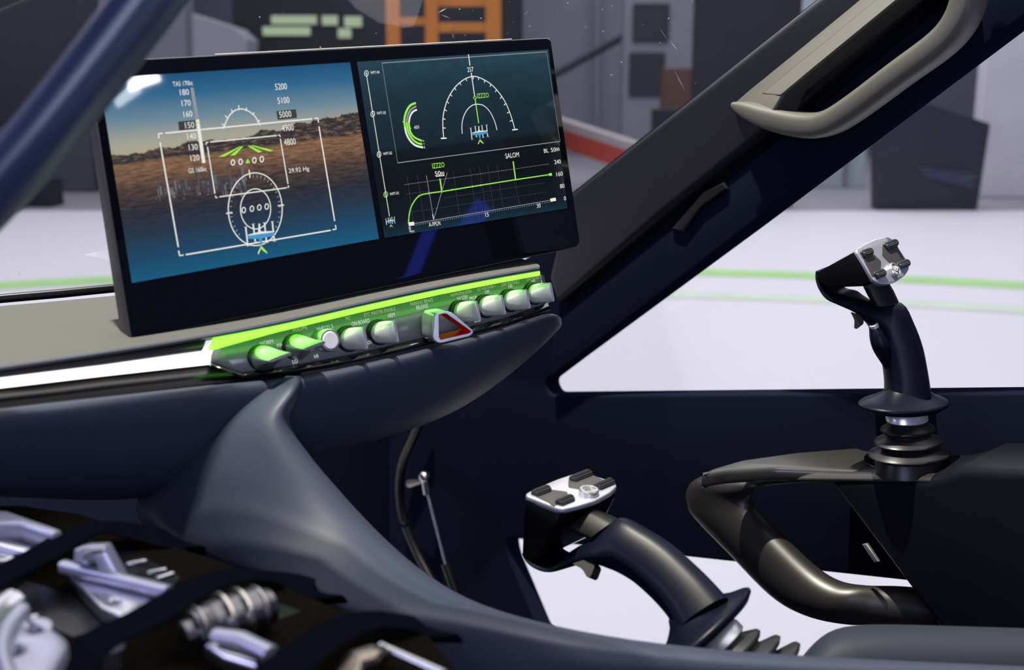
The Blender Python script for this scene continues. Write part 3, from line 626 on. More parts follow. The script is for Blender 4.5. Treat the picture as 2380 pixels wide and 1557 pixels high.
# ================================================================== flight display
DPX = [(203, 143), (1281, 87), (1350, 573), (303, 790)]
DD = [.8217818, 1.09679, 1.102998, .82799]
DP = [U(x, y, d) for (x, y), d in zip(DPX, DD)]
EXD = (DP[1] - DP[0]).normalized(); ND = EXD.cross(DP[3] - DP[0]).normalized(); ND = ND if ND.dot(FW) < 0 else -ND
EYD = (DP[0] - DP[3]).normalized()
PD = (DP[0], ND)
fd = thing('flight_display', (DP[2] + DP[3]) / 2, 'wide black flight display screen with a desert landscape and route map', 'display')
b = MB(); b.slab(fillet([(x, y) for x, y in DPX], [14, 12, 14, 14]), PD, .020, .0012, off=-.0105, up=EYD); b.build('housing', 'housing', fd, ang=40)
b = MB(); b.slab(fillet([(x + dx, y + dy) for (x, y), (dx, dy) in zip(DPX, [(2, 2), (-2, 2), (-2, -2), (2, -2)])], [14, 12, 14, 14]), PD, .001, .0003, off=-.0003, up=EYD); gl = b.build('cover_glass', 'screen_black', fd, ang=40)
b = MB(); b.tube([onp(x, y, PD) - ND * .0005 + EYD * .0004 for x, y in ((500, 127.6), (860, 108.9), (1190, 91.7))], .0004, 8); b.build('edge_highlight', mat('display edge highlight', (.8, .78, .7, 1), .3, metal=.6), fd)  # bright tube puts in the highlight along the housing's top edge
def screen_obj(name, px, m, z=.0005):
    b = MB(); b.v = [onp(x, y, PD) + ND * z for x, y in px]; b.f = [(0, 1, 2, 3)]; b.m = [0]
    me = bpy.data.meshes.new(name); me.from_pydata([tuple(v) for v in b.v], [], b.f); me.materials.append(m)
    uvl = me.uv_layers.new(name='UVMap')
    for i, q in zip(range(4), ((0, 1), (1, 1), (1, 0), (0, 0))): uvl.data[i].uv = q
    o = bpy.data.objects.new(name, me); COL.objects.link(o); o.parent = fd; o.matrix_parent_inverse = wm(fd).inverted(); return o
def screen_mat(name, build):
    m = bpy.data.materials.new(name); m.use_nodes = True; nt = m.node_tree; p = nt.nodes['Principled BSDF']
    p.inputs['Base Color'].default_value = (.004, .004, .005, 1); p.inputs['Roughness'].default_value = .03; p.inputs['Specular IOR Level'].default_value = .35; p.inputs['Emission Strength'].default_value = 1.0
    uv = nt.nodes.new('ShaderNodeUVMap'); sx = nt.nodes.new('ShaderNodeSeparateXYZ'); nt.links.new(uv.outputs[0], sx.inputs[0])
    nt.links.new(build(nt, uv.outputs[0], sx.outputs[0], sx.outputs[1]), p.inputs['Emission Color']); return m
def N_math(nt, op, a, b=None, clamp=False):
    n = nt.nodes.new('ShaderNodeMath'); n.operation = op; n.use_clamp = clamp
    for i, q in enumerate((a, b)):
        if q is None: continue
        if isinstance(q, (int, float)): n.inputs[i].default_value = q
        else: nt.links.new(q, n.inputs[i])
    return n.outputs[0]
def N_ramp(nt, f, stops):
    n = nt.nodes.new('ShaderNodeValToRGB'); cr = n.color_ramp
    while len(cr.elements) < len(stops): cr.elements.new(.5)
    for e, (p, c) in zip(cr.elements, stops): e.position = p; e.color = c
    nt.links.new(f, n.inputs[0]); return n.outputs[0]
def N_noise(nt, vec, sc, det=4, sx=1, sy=1, rough=.55):
    mp_ = nt.nodes.new('ShaderNodeMapping'); mp_.inputs['Scale'].default_value = (sx, sy, 1); nt.links.new(vec, mp_.inputs[0])
    n = nt.nodes.new('ShaderNodeTexNoise'); n.inputs['Scale'].default_value = sc; n.inputs['Detail'].default_value = det; n.inputs['Roughness'].default_value = rough
    nt.links.new(mp_.outputs[0], n.inputs['Vector']); return n.outputs['Fac']
def N_mix(nt, f, a, b, mode='MIX'):
    n = nt.nodes.new('ShaderNodeMix'); n.data_type = 'RGBA'; n.blend_type = mode
    for i, q in ((0, f), (6, a), (7, b)):
        if isinstance(q, (int, float, tuple)): n.inputs[i].default_value = q
        else: nt.links.new(q, n.inputs[i])
    return n.outputs[2]
def land(nt, uv, u, v):
    sky = N_ramp(nt, v, [(.60, rgb(176, 166, 138)), (.68, rgb(160, 160, 146)), (.78, rgb(104, 134, 150)), (.9, rgb(44, 100, 138)), (1.0, rgb(22, 78, 120))])
    tex = N_noise(nt, uv, 9, 8, 3.0, 7, .68); tex2 = N_noise(nt, uv, 15, 8, 1.2, 4.5, .72)
    gnd = N_ramp(nt, v, [(0, rgb(16, 88, 124)), (.10, rgb(24, 70, 100)), (.22, rgb(34, 52, 72)), (.33, rgb(44, 46, 56)), (.44, rgb(78, 64, 58)), (.53, rgb(126, 96, 74)), (.62, rgb(140, 106, 78)), (.68, rgb(120, 92, 68))])
    lum = N_math(nt, 'MULTIPLY_ADD', tex, 1.7); nt.nodes[-1].inputs[2].default_value = .15
    mm = nt.nodes.new('ShaderNodeMath'); mm.operation = 'GREATER_THAN'
    gtex = N_mix(nt, 1.0, gnd, N_ramp(nt, tex2, [(.32, (.28, .28, .32, 1)), (.68, (1.5, 1.42, 1.32, 1))]), 'MULTIPLY')
    wet = N_math(nt, 'MULTIPLY', N_math(nt, 'SUBTRACT', v, .2), 6, True)
    gnd2 = N_mix(nt, wet, gnd, gtex)
    ridge = N_noise(nt, uv, 5, 8, 1.0, .02, .62)
    lift = N_math(nt, 'MULTIPLY', N_math(nt, 'SUBTRACT', u, .35), .13, True)
    top = N_math(nt, 'ADD', N_math(nt, 'ADD', N_math(nt, 'MULTIPLY', ridge, .21), .528), lift)
    mts = N_ramp(nt, tex, [(.36, rgb(36, 36, 44)), (.5, rgb(58, 52, 52)), (.58, rgb(100, 82, 62)), (.68, rgb(142, 114, 78))])
    base = N_math(nt, 'ADD', N_math(nt, 'ADD', N_math(nt, 'MULTIPLY', N_noise(nt, uv, 7, 5, 1, .02), .05), .545), N_math(nt, 'MULTIPLY', lift, .25))
    m1 = N_math(nt, 'MULTIPLY', N_math(nt, 'SUBTRACT', v, base), 60, True)
    low = N_mix(nt, m1, gnd2, mts)
    m2 = N_math(nt, 'MULTIPLY', N_math(nt, 'SUBTRACT', v, top), 150, True)
    c = N_mix(nt, m2, low, sky)
    return c
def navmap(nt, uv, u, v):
    base = N_ramp(nt, v, [(0, rgb(14, 44, 58)), (.08, rgb(8, 18, 24)), (.3, rgb(4, 10, 12)), (.47, rgb(6, 16, 20)), (.5, rgb(14, 34, 42)), (.8, rgb(22, 48, 58)), (1.0, rgb(34, 64, 78))])  # teal map over black; brighter top paints in the glass reflection
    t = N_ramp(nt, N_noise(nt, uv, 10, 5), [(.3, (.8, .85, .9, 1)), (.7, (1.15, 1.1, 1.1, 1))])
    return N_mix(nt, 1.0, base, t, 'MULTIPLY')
sL = screen_obj('landscape_screen', [(230, 182), (813, 145), (880, 555), (306, 658)], screen_mat('landscape picture', land))
sR = screen_obj('map_screen', [(829, 144), (1274, 115), (1318, 484), (893, 553)], screen_mat('map picture with glass sheen', navmap))
Z1 = lambda x, y: (180 + x / 2.4333, 60 + y / 2.4333)
Z2 = lambda x, y: (780 + x / 2.7806, 60 + y / 2.7806)
class Ink:
    """marks drawn on the display glass; coordinates are read off a zoomed view of the screen"""
    mats = ['mark_white', 'mark_grey', 'mark_green', 'mark_blue', 'mark_black', 'mark_yellow', 'mark_dim']
    def __init__(s, Z, z=.0009): s.Z = Z; s.b = MB(); s.z = z
    def p(s, x, y, dz=0): return onp(*s.Z(x, y), PD) + ND * (s.z + dz)
    def line(s, pts, w=.0005, mi=0, close=False, dz=0):
        P = [s.p(x, y, dz) for x, y in pts]; n = len(P); L = []; Rr = []
        for i in range(n):
            t = ((P[(i + 1) % n] if close else P[min(i + 1, n - 1)]) - (P[i - 1] if close or i else P[0])).normalized(); q = t.cross(ND).normalized() * w / 2
            L.append(P[i] + q); Rr.append(P[i] - q)
        s.b.add(L + Rr, [(i, (i + 1) % n, (i + 1) % n + n, i + n) for i in range(n if close else n - 1)], mi); return s
    def poly(s, pts, mi=0, dz=0): s.b.add([s.p(x, y, dz) for x, y in pts], [tuple(range(len(pts)))], mi); return s
    def oval(s, cx, cy, rx, ry, w=.0005, mi=0, fill=False, n=36, sk=0.0):
        pts = [(cx + rx * math.cos(t) + sk * math.sin(t), cy + ry * math.sin(t) - rx * .10 * math.cos(t)) for t in [2 * math.pi * k / n for k in range(n)]]
        return s.poly(pts, mi) if fill else s.line(pts, w, mi, True)
    def text(s, st, x, y, h, w, mi=0, dz=.0002):
        c = s.p(x, y, dz); hh = (s.p(x, y - h / 2) - s.p(x, y + h / 2)).length; ww = (s.p(x + w / 2, y - .05 * w) - s.p(x - w / 2, y + .05 * w)).length
        s.b.text(st, c, EXD, EYD, hh, mi, ww); return s
    def dots(s, a, c, n, w=.0006, mi=1):
        for k in range(n):
            f = k / n; g = f + .4 / n; s.line([(a[0] + (c[0] - a[0]) * f, a[1] + (c[1] - a[1]) * f), (a[0] + (c[0] - a[0]) * g, a[1] + (c[1] - a[1]) * g)], w, mi)
        return s
    def done(s, name, par): return s.b.build(name, s.mats, par, smooth=False)
def plane_icon(k, cx, cy, s):
    X = lambda x, y: (cx + x * s, cy + y * s)
    for bx, y0, y1 in ((-62, -42, 66), (-20, -58, 42), (44, -66, 48), (88, -72, 40)): k.line([X(bx, y0), X(bx + 12, y1)], .0011 * s + .0001, 0); k.line([X(bx - 10, y0 + 2), X(bx + 10, y0 - 2)], .0006 * s + .0001, 1); k.line([X(bx + 4, y1 + 2), X(bx + 24, y1 - 2)], .0006 * s + .0001, 1)
    k.poly([X(*p) for p in ((-50, 8), (-48, 26), (10, 26), (100, 8), (98, -12), (20, -2))], 3, .0001)
    k.poly([X(*p) for p in ((-50, 8), (20, -2), (98, -12), (96, -18), (24, -16), (18, -30), (8, -28), (8, -12), (-48, 2))], 0, .00015)
    k.line([X(14, -60), X(16, -24)], .0014 * s, 0, dz=.0001); k.poly([X(*p) for p in ((8, 16), (32, 14), (28, 60), (22, 62))], 3, .0002)
    k.poly([X(*p) for p in ((25, 64), (24, 80), (10, 116), (6, 104))], 5, .0002); k.poly([X(*p) for p in ((25, 64), (58, 100), (60, 110), (38, 96), (26, 84))], 2, .0002)
# --- left screen
k = Ink(Z1, .0006); rnd = random.Random(3)
k.mats = ['mark_city', 'mark_city_dark', 'mark_city_pale']
for q in range(120):
    x = 440 + 500 * rnd.random(); y = 985 - (x - 440) * .09 - 60 * rnd.random() + rnd.gauss(0, 14); h = rnd.choice((16, 22, 30, 44, 70)) * (.5 + rnd.random()) * (1.2 if x > 640 else .8); w_ = 5 + 8 * rnd.random()
    k.poly([(x, y - h), (x + w_, y - h - .6), (x + w_ + h * .12, y), (x + h * .12, y)], rnd.choice((0, 0, 1, 1, 2)), rnd.random() * .0001)
k.done('city_skyline', sL)
k = Ink(Z1)
k.text('TAS 170kt', 593, 328, 26, 112); k.text('GS 160kt', 676, 816, 26, 102)
for t, x, y in (('180', 602, 377), ('170', 612, 438), ('160', 622, 500), ('140', 643, 625), ('130', 652, 687), ('120', 662, 748)): k.text(t, x, y, 33, 50)
k.poly([(567, 543), (662, 534), (669, 583), (573, 594)], 4); k.text('150', 632, 563, 34, 52)
k.poly([(636, 352), (654, 350), (685, 530), (667, 533)], 1); k.poly([(667, 533), (685, 530), (722, 776), (703, 778)], 0); k.poly([(668, 546), (680, 544), (682, 556), (670, 558)], 2, .0002)
k.done('speed_tape', sL)
k = Ink(Z1)
for t, x, y in (('5200', 1148, 345), ('5100', 1162, 423), ('4900', 1186, 578), ('4800', 1198, 657)): k.text(t, x, y, 35, 66)
k.poly([(1122, 484), (1233, 473), (1239, 522), (1130, 533)], 4); k.text('5000', 1172, 502, 35, 68); k.text('29.92 Hg', 1250, 818, 32, 116); k.done('altitude_tape', sL)
k = Ink(Z1)
for l in ([(495, 608), (1325, 527)], [(457, 637), (457, 612), (480, 609)], [(1338, 525), (1357, 523), (1360, 548)], [(465, 660), (568, 1252)], [(1363, 570), (1452, 1105)], [(610, 1295), (1430, 1157)], [(570, 1272), (575, 1300), (597, 1297)], [(1440, 1154), (1460, 1150), (1456, 1127)]): k.line(l, .0011)
for l in ([(748, 658), (1125, 622)], [(1145, 640), (1188, 895)], [(800, 968), (1180, 917)], [(733, 685), (775, 950)], [(727, 674), (725, 661), (738, 660)], [(1132, 620), (1142, 619), (1144, 630)], [(778, 962), (780, 973), (790, 971)], [(1184, 915), (1192, 913), (1190, 903)]): k.line(l, .0009)
k.done('guide_frames', sL)
k = Ink(Z1)
arc = [(825, 575), (838, 545), (855, 512), (880, 485), (915, 472), (950, 477), (985, 497), (1010, 525), (1026, 556)]
k.line([p[:2] for p in catmull(arc, 4)], .0009)
for a, c in (((815, 556), (832, 566)), ((833, 508), (846, 524)), ((868, 474), (876, 495)), ((909, 450), (911, 478)), ((955, 464), (950, 484)), ((998, 492), (986, 505)), ((1030, 535), (1014, 545)), ((825, 575), (824, 584)), ((1027, 556), (1030, 566))): k.line([a, c], .0008)
for q in ((795, 743), (912, 685), (924, 683), (830, 740)), ((862, 735), (926, 683), (936, 682), (888, 733)), ((961, 680), (974, 679), (1042, 714), (1020, 718)), ((977, 678), (990, 677), (1108, 706), (1085, 712)): k.poly(q, 2)
for x, y in ((877, 774), (920, 770), (998, 761), (1040, 755)): k.oval(x, y, 10, 15, .0009)
k.poly([(960, 752), (973, 777), (948, 779)], 2); k.done('runway_guide', sL)
k = Ink(Z1)
k.oval(1003, 1038, 152, 205, .0009, n=64, sk=12); k.oval(1005, 1036, 85, 113, .0008, n=48, sk=7)
for x, y in ((938, 1043), (984, 1035), (1026, 1028), (1068, 1023)): k.oval(x, y, 10, 15, .0008)
k.line([(968, 815), (974, 860)], .0009); k.line([(838, 1062), (875, 1058)], .0009); k.line([(1130, 1018), (1166, 1014)], .0009)
for j in range(40):
    t = 2 * math.pi * j / 40; c, s = math.cos(t), math.sin(t)
    if s > .75: continue
    f = lambda q: (1003 + 152 * q * c + 12 * q * s, 1038 + 205 * q * s - 15 * q * c); k.line([f(.95), f(.87)], .0006, 1)
k.done('compass_dial', sL)
k = Ink(Z1, .0013); plane_icon(k, 1010, 1180, 1.0); k.done('aircraft_symbol', sL)
# --- right screen
k = Ink(Z2); k.line([(197, 320), (345, 1232)], .0006)
for x, y, m, t in ((196, 309, 0, 'WPT-04'), (237, 571, 0, 'WPT-03'), (278, 832, 0, 'WPT-02'), (321, 1091, 2, 'WPT-01')):
    k.oval(x, y, 12, 18, .0006, m); k.oval(x, y, 3.4, 7, fill=True); k.text(t, x + 54, y - 6, 18, 58)
plane_icon(k, 344, 1262, .36); k.done('waypoint_list', sR)
k = Ink(Z2); k.line([(296, 242), (1360, 169), (1447, 748), (398, 887)], .0008, 1, True)
k.line([(855, 186), (865, 258)], .0010); k.text('257', 867, 284, 30, 40); k.line([(873, 305), (895, 455)], .0010)
k.line([(896, 454), (906, 466), (898, 479), (887, 467)], .0009, 2, True); k.line([(899, 479), (921, 630)], .0010, 2); k.text('IZZZO', 948, 452, 30, 74, 2)
big = [(695, 728), (690, 660), (690, 600), (700, 542), (716, 490), (738, 443), (766, 402), (800, 368), (840, 341), (885, 328), (920, 334), (960, 352), (1000, 378), (1036, 413), (1070, 457), (1097, 502), (1120, 556), (1139, 612), (1155, 672)]
k.line([p[:2] for p in catmull(big, 3)], .0009)
for (x, y) in big[1:-1]:
    dx, dy = 925 - x, 690 - y; l = math.hypot(dx, dy); k.line([(x, y), (x + dx / l * 18, y + dy / l * 18)], .0008)
k.line([(677, 729), (714, 727)], .0012); k.line([(1138, 674), (1174, 670)], .0012)
k.line([p[:2] for p in catmull([(815, 700), (813, 640), (825, 585), (850, 540), (880, 515), (910, 508), (950, 515), (985, 545), (1010, 585), (1028, 630), (1040, 675)], 3)], .0008)
plane_icon(k, 912, 690, .68); k.done('heading_map', sR)
k = Ink(Z2)
for pts, m, w in (([(515, 500), (478, 517), (452, 560), (441, 610), (445, 655)], 2, .0019), ([(445, 655), (455, 700), (480, 745), (515, 775), (562, 787)], 0, .0019), ([(518, 522), (488, 538), (465, 575), (456, 625)], 1, .0017), ([(456, 625), (466, 685), (492, 732), (525, 758), (557, 766)], 2, .0018), ([(522, 543), (495, 558), (477, 590), (470, 630)], 0, .0016), ([(470, 630), (480, 685), (507, 722), (555, 745)], 2, .0017)):
    k.line([p[:2] for p in catmull(pts, 4)], w, m)
k.text('455', 519, 657, 20, 33); k.text('P', 565, 746, 11, 7); k.text('T', 568, 766, 11, 7); k.text('E', 571, 787, 11, 7)
k.poly([(430, 616), (438, 620), (431, 626)], 2); k.poly([(484, 658), (476, 663), (484, 668)], 2); k.done('energy_gauge', sR)
k = Ink(Z2)
k.text('IZZZO', 660, 903, 32, 78, 2); k.text('50', 656, 955, 30, 36); k.text('00', 686, 955, 22, 24); k.line([(645, 974), (700, 968)], .0007)
k.text('SALOM', 1137, 838, 32, 88); k.text('BL', 1357, 808, 26, 30); k.text('50', 1403, 802, 27, 32); k.text('00', 1431, 799, 21, 22)
for t, x, y, w in (('240', 1430, 880, 42), ('160', 1443, 958, 42), ('80', 1460, 1036, 28), ('0', 1478, 1116, 13), ('0', 476, 1310, 12), ('15', 974, 1221, 22), ('30', 1308, 1163, 24)): k.text(t, x, y, 27, w)
k.text('A-FPLN', 635, 1281, 26, 74); k.line([(474, 1330), (505, 1326)], .0006); k.line([(478, 1338), (508, 1334)], .0004, 1)
k.dots((442, 1028), (1380, 893), 90, .0006, 1); k.dots((455, 1088), (600, 1068), 12, .0005, 6); k.dots((700, 1112), (1350, 1015), 50, .0004, 6); k.dots((480, 1205), (1360, 1075), 60, .0004, 6)
for x0, y0, x1, y1 in ((460, 980, 500, 1275), (525, 970, 570, 1265), (755, 940, 800, 1235), (865, 925, 905, 1215), (925, 915, 970, 1205), (980, 910, 1020, 1195), (1040, 900, 1080, 1190), (1150, 990, 1190, 1180)): k.dots((x0, y0), (x1, y1), 24, .0005, 6)
k.line([(583, 968), (631, 1252)], .0005, 1); k.line([(718, 950), (631, 1252)], .0005, 1); k.line([(624, 1218), (631, 1252)], .001, 0)
k.line([(468, 1283), (505, 1278)], .0032); k.line([(505, 1279), (1385, 1128)], .0006, 1); k.line([(1385, 1128), (1420, 1121)], .0032); k.dots((515, 1288), (1390, 1138), 60, .0006, 1)
k.line([p[:2] for p in catmull([(468, 1280), (473, 1220), (490, 1160), (535, 1101), (600, 1083), (683, 1072)], 5)], .0010, 2); k.line([(683, 1072), (934, 1031), (1160, 995), (1380, 962)], .0010, 2); k.line([(1376, 963), (1394, 960)], .0026, 2)
k.line([(671, 988), (683, 1072)], .0014, 2); k.line([(1144, 877), (1160, 995)], .0014, 2)
for x, y in ((468, 1262), (473, 1220), (535, 1101), (749, 1060), (880, 1039), (934, 1031), (1160, 995)): k.oval(x, y, 4, 6, fill=True, mi=2, n=12)
for x, y in ((600, 1083), (683, 1072)): k.oval(x, y, 6, 9, fill=True, mi=1, n=14)
k.done('route_profile', sR)
# ================================================================== foam tray with metal parts, front left
TZ = U(400, 1400, .62).z
def tpl(h=0.0): return (V3((0, 0, TZ + h)), V3((0, 0, 1)))
def tp(x, y, h=0.0): return onp(x, y, tpl(h))
def hslab(b, pxs, h, th, bev=.001, rad=0, holes=()):
    q = fillet(pxs, rad) if rad else pxs
    w = [tp(x, y, h) for x, y in q]; o = w[0]
    vs, fs = slab_geo([((p - o).x, (p - o).y) for p in w], [[((tp(x, y, h) - o).x, (tp(x, y, h) - o).y) for x, y in hh] for hh in holes], th, bev)
    return b.add([o + V3((v.x, v.y, v.z - th / 2)) for v in vs], fs)
b = MB(); hslab(b, [(-160, 1170), (60, 1170), (200, 1190), (330, 1236), (520, 1298), (700, 1370), (800, 1410), (1000, 1466), (1120, 1620), (1120, 2000), (-200, 2000)], 0, .05, .006, 12)
tr_ = b.build('foam_tray', 'foam', ang=50); tag(tr_, 'black speckled foam tray holding shiny metal parts in the foreground', 'tray')
for pxs in ([(-100, 1215), (50, 1212), (130, 1245), (60, 1290), (-100, 1300)], [(210, 1290), (300, 1275), (420, 1340), (392, 1372), (290, 1350)], [(0, 1400), (60, 1350), (200, 1390), (300, 1440), (170, 1480)], [(420, 1480), (560, 1370), (700, 1420), (640, 1440), (480, 1500)]):
    b = MB(); hslab(b, pxs, .0006, .001, .0002, 8); b.build('pocket', 'recess', tr_)
STR = [([(-140, 1425, .01), (0, 1340, .016), (100, 1286, .018), (185, 1238, .016), (250, 1226, .012), (330, 1240, .006), (420, 1266, -.004), (440, 1290, -.03)], 'black webbing strap crossing the far end of the foam tray'),
       ([(90, 1610, .014), (151, 1557, .018), (235, 1486, .02), (336, 1436, .02), (447, 1372, .018), (514, 1346, .014), (578, 1336, .010), (660, 1350, .0), (740, 1378, -.006), (765, 1400, -.03)], 'black webbing strap crossing the middle of the foam tray'),
       ([(560, 1640, .014), (640, 1570, .018), (740, 1493, .018), (800, 1458, .014), (870, 1440, .010), (950, 1448, .002), (1010, 1468, -.008), (1030, 1490, -.03)], 'black webbing strap crossing the near end of the foam tray')]
for pts, lb in STR:
    b = MB(); P = [tp(x, y, h) for x, y, h in pts]; P = [V3(p[:3]) for p in catmull(P, 5)]
    b.tube(P, (.0118, .0011), 12, up=V3((0, 0, 1)), exp=5); tag(b.build('strap', 'strap', ang=50), lb, 'strap', 'straps over the foam tray')
b = MB(); hslab(b, [(-80, 1178), (22, 1186), (142, 1228), (120, 1240), (46, 1214), (-80, 1216)], .022, .016, .003); c = b.build('rail', 'can', ang=40); tag(c, 'bright bent metal rail at the far corner of the foam tray', 'metal part')
b = MB(); hslab(b, [(-80, 1246), (8, 1246), (84, 1270), (12, 1304), (-80, 1300)], .012, .010, .003); c = b.build('metal_block', 'steel', ang=40); tag(c, 'shiny flat metal block beside the first strap on the tray', 'metal part')
b = MB(); b.tube([tp(-60, 1254, .014), tp(70, 1285, .014)], .003, 10); b.build('edge_tube', 'steel', c)
lt = thing('latch_bracket', tp(270, 1390), 'silver latch bracket with a raised bent arm between two straps', 'bracket')
b = MB(); hslab(b, [(148, 1322), (180, 1312), (390, 1372), (298, 1438), (232, 1410)], .010, .009, .002, 0, [[(266 + 9 * math.cos(t), 1397 + 5 * math.sin(t)) for t in [k * math.pi / 8 for k in range(16)]]]); b.build('base', 'steel', lt, ang=40)
b = MB(); b.tube([tp(146, 1316, .014), tp(392, 1376, .014)], .0035, 12, exp=4); b.build('rail', 'can', lt)
b = MB(); b.slab(fillet([(178, 1306), (182, 1272), (204, 1266), (250, 1264), (260, 1282), (288, 1334), (286, 1357), (262, 1355), (226, 1300), (214, 1296), (214, 1312)], 4), (tp(235, 1345, .01), FW), .013, .0022); b.build('bent_arm', 'can', lt, ang=45)
b = MB(); b.slab(fillet([(192, 1300), (196, 1284), (216, 1276), (246, 1274), (250, 1282), (222, 1288), (214, 1304)], 2), (tp(235, 1345, .01) - FW * .008, FW), .003, .001); b.build('arm_edge', 'steel', lt)
for i, (x0, y0, x1, y1) in enumerate(((300, 1312, 336, 1305), (348, 1332, 382, 1325), (368, 1345, 400, 1334))):
    b = MB(); b.tube([tp(x0, y0, .006), tp(x1, y1, .006)], .0017, 10, rnd=True); tag(b.build('pin', 'steel'), ('small steel pin in the dark pocket, nearest the bent arm', 'small steel pin in the dark pocket, middle one of three', 'small steel pin in the dark pocket, closest to the second strap')[i], 'pin', 'loose pins in the foam pocket')
cn = thing('metal_housing', tp(40, 1500), 'pale round metal housing with bolt holes at the near corner of the tray', 'metal part')
b = MB(); hslab(b, [(-100, 1400), (0, 1400), (60, 1416), (120, 1448), (164, 1482), (130, 1545), (90, 1640), (-100, 1700)], .028, .03, .005, 20, [[(82 + 13 * math.cos(t), 1456 + 9 * math.sin(t)) for t in [k * math.pi / 10 for k in range(20)]], [(36 + 10 * math.cos(t), 1508 + 9 * math.sin(t)) for t in [k * math.pi / 10 for k in range(20)]]]); b.build('cover', 'can', cn, ang=50)
b = MB(); b.tube([tp(x, y, .030) for x, y, *_ in catmull([(52, 1418), (20, 1462), (6, 1515), (20, 1570), (50, 1620)], 5)], .004, 12); b.build('rim', 'can', cn)
b = MB(); b.tube([tp(x, y, .026) for x, y, *_ in catmull([(30, 1408), (-8, 1440), (-40, 1500)], 5)], .009, 12); b.build('rim', 'steel', cn)
for x, y in ((82, 1456), (36, 1512)):
    b = MB(); b.lathe([(.0032, 0), (.0032, .004), (.002, .006), (.0001, .006)], Matrix.Translation(tp(x, y, .012)), 6); b.build('bolt', 'steel', cn)
b = MB(); pA, pB = tp(420, 1478, .012), tp(628, 1408, .012); ax = (pB - pA); L = ax.length; q = ax.to_track_quat('Z', 'Y').to_matrix().to_4x4(); q.translation = pA
prof = [(0.0, .004), (.02, .007), (.12, .007), (.13, .0105), (.30, .0115), (.31, .0125), (.88, .0125), (.9, .011), (1.0, .0095), (1.0, .0005)]
b.lathe([(r, z * L) for z, r in prof], q, 28); cp = tag(b.build('coupling', mat('dark steel body', (.2, .195, .2, 1), .3, metal=1), ang=25), 'ribbed dark metal coupling with shiny rings next to the second strap', 'metal part')
for z, r, h in ((.16, .0128, .05), (.42, .0158, .07), (.62, .0152, .07), (.82, .0138, .05)):
    b = MB(); b.lathe([(.010, z * L), (r, z * L + .001), (r, (z + h) * L - .001), (.010, (z + h) * L)], q, 28); b.build('ring', mat('bright ring', (.7, .64, .56, 1), .25, metal=1) if 'rng' not in M else M['rng'], cp, ang=30)
b = MB(); hslab(b, [(474, 1492), (540, 1456), (590, 1468), (650, 1494), (594, 1543), (520, 1520)], .014, .012, .004); c = b.build('curved_plate', 'steel', ang=40); tag(c, 'shiny curved metal plate beside the ribbed coupling', 'metal part')
b = MB(); b.tube([tp(500, 1474, .018), tp(560, 1482, .019), tp(628, 1516, .017)], (.0045, .003), 12); b.build('ridge', 'can', c)
b = MB(); b.lathe([(.007, 0), (.007, .01), (.005, .014), (.0001, .015)], Matrix.Translation(tp(262, 1546, .004)), 10); tag(b.build('cap_nut', 'steel', ang=25), 'small rounded steel nut at the bottom edge beside the second strap', 'nut')
b = MB(); hslab(b, [(770, 1560), (800, 1510), (860, 1490), (905, 1496), (880, 1520), (850, 1530), (838, 1580), (780, 1600)], .012, .012, .004, 6); tag(b.build('fitting', 'brass', ang=40), 'warm toned bent metal fitting below the third strap', 'metal part')
b = MB(); b.tube([tp(885, 1502, .008), tp(1030, 1566, .008)], .0024, 12); tag(b.build('rod', 'steel'), 'thin metal rod lying beside the warm toned fitting', 'rod')

# ================================================================== camera and light
cd = bpy.data.cameras.new('camera'); cam = bpy.data.objects.new('camera', cd); COL.objects.link(cam); SC.camera = cam
cam.location = CAM; cam.rotation_euler = (math.radians(90) - PIT, 0, 0)
cd.sensor_fit = 'HORIZONTAL'; cd.sensor_width = 36; cd.lens = F / 2380 * 36; cd.clip_start = .02; cd.clip_end = 200
cd.dof.use_dof = True; cd.dof.focus_distance = 1.08; cd.dof.aperture_fstop = 5.6; cd.dof.aperture_blades = 9
SC.view_settings.view_transform = 'Standard'; SC.view_settings.look = 'None'
w = bpy.data.worlds.new('world'); SC.world = w; w.use_nodes = True; bg = w.node_tree.nodes['Background']; bg.inputs[0].default_value = (.38, .46, 1, 1); bg.inputs[1].default_value = .13
def area(name, loc, to, size, power, col, sy=None):
    l = bpy.data.lights.new(name, 'AREA'); l.energy = power; l.color = col; l.size = size
    if sy: l.shape = 'RECTANGLE'; l.size_y = sy
    o = bpy.data.objects.new(name, l); COL.objects.link(o); o.location = loc; o.rotation_euler = (V3(to) - V3(loc)).to_track_quat('-Z', 'Y').to_euler(); return o
def spot(name, loc, to, power, col, ang, rad=.05, blend=.1):
    l = bpy.data.lights.new(name, 'SPOT'); l.energy = power; l.color = col; l.spot_size = math.radians(ang); l.shadow_soft_size = rad; l.spot_blend = blend
    o = bpy.data.objects.new(name, l); COL.objects.link(o); o.location = loc; o.rotation_euler = (V3(to) - V3(loc)).to_track_quat('-Z', 'Y').to_euler(); return o
LP = V3((-.45, .85, 4.3)); RZ = 2.42
bpy.context.view_layer.update()
_dg = bpy.context.evaluated_depsgraph_get()
def surf(x, y):                                         # the surface that stands at a point of the view
    ok, p, n, i, o, m = SC.ray_cast(_dg, CAM, ray(x, y).normalized()); return p if ok else U(x, y, .9)
def shade_cut(x, y):  # where the lamp's light to that point crosses the added slab
    p = surf(x, y); t = (RZ - p.z) / (LP.z - p.z); q = p.lerp(LP, t); return (q.x, q.y)
ro = [shade_cut(455, 1195), shade_cut(500, 1050), shade_cut(560, 950), shade_cut(622, 895), shade_cut(350, 960), shade_cut(60, 1000), (-2.2, .5), (-2.2, -2.4), (1.6, -2.4), (1.6, -.9), shade_cut(1500, 1520), shade_cut(1000, 1400), shade_cut(800, 1268)]
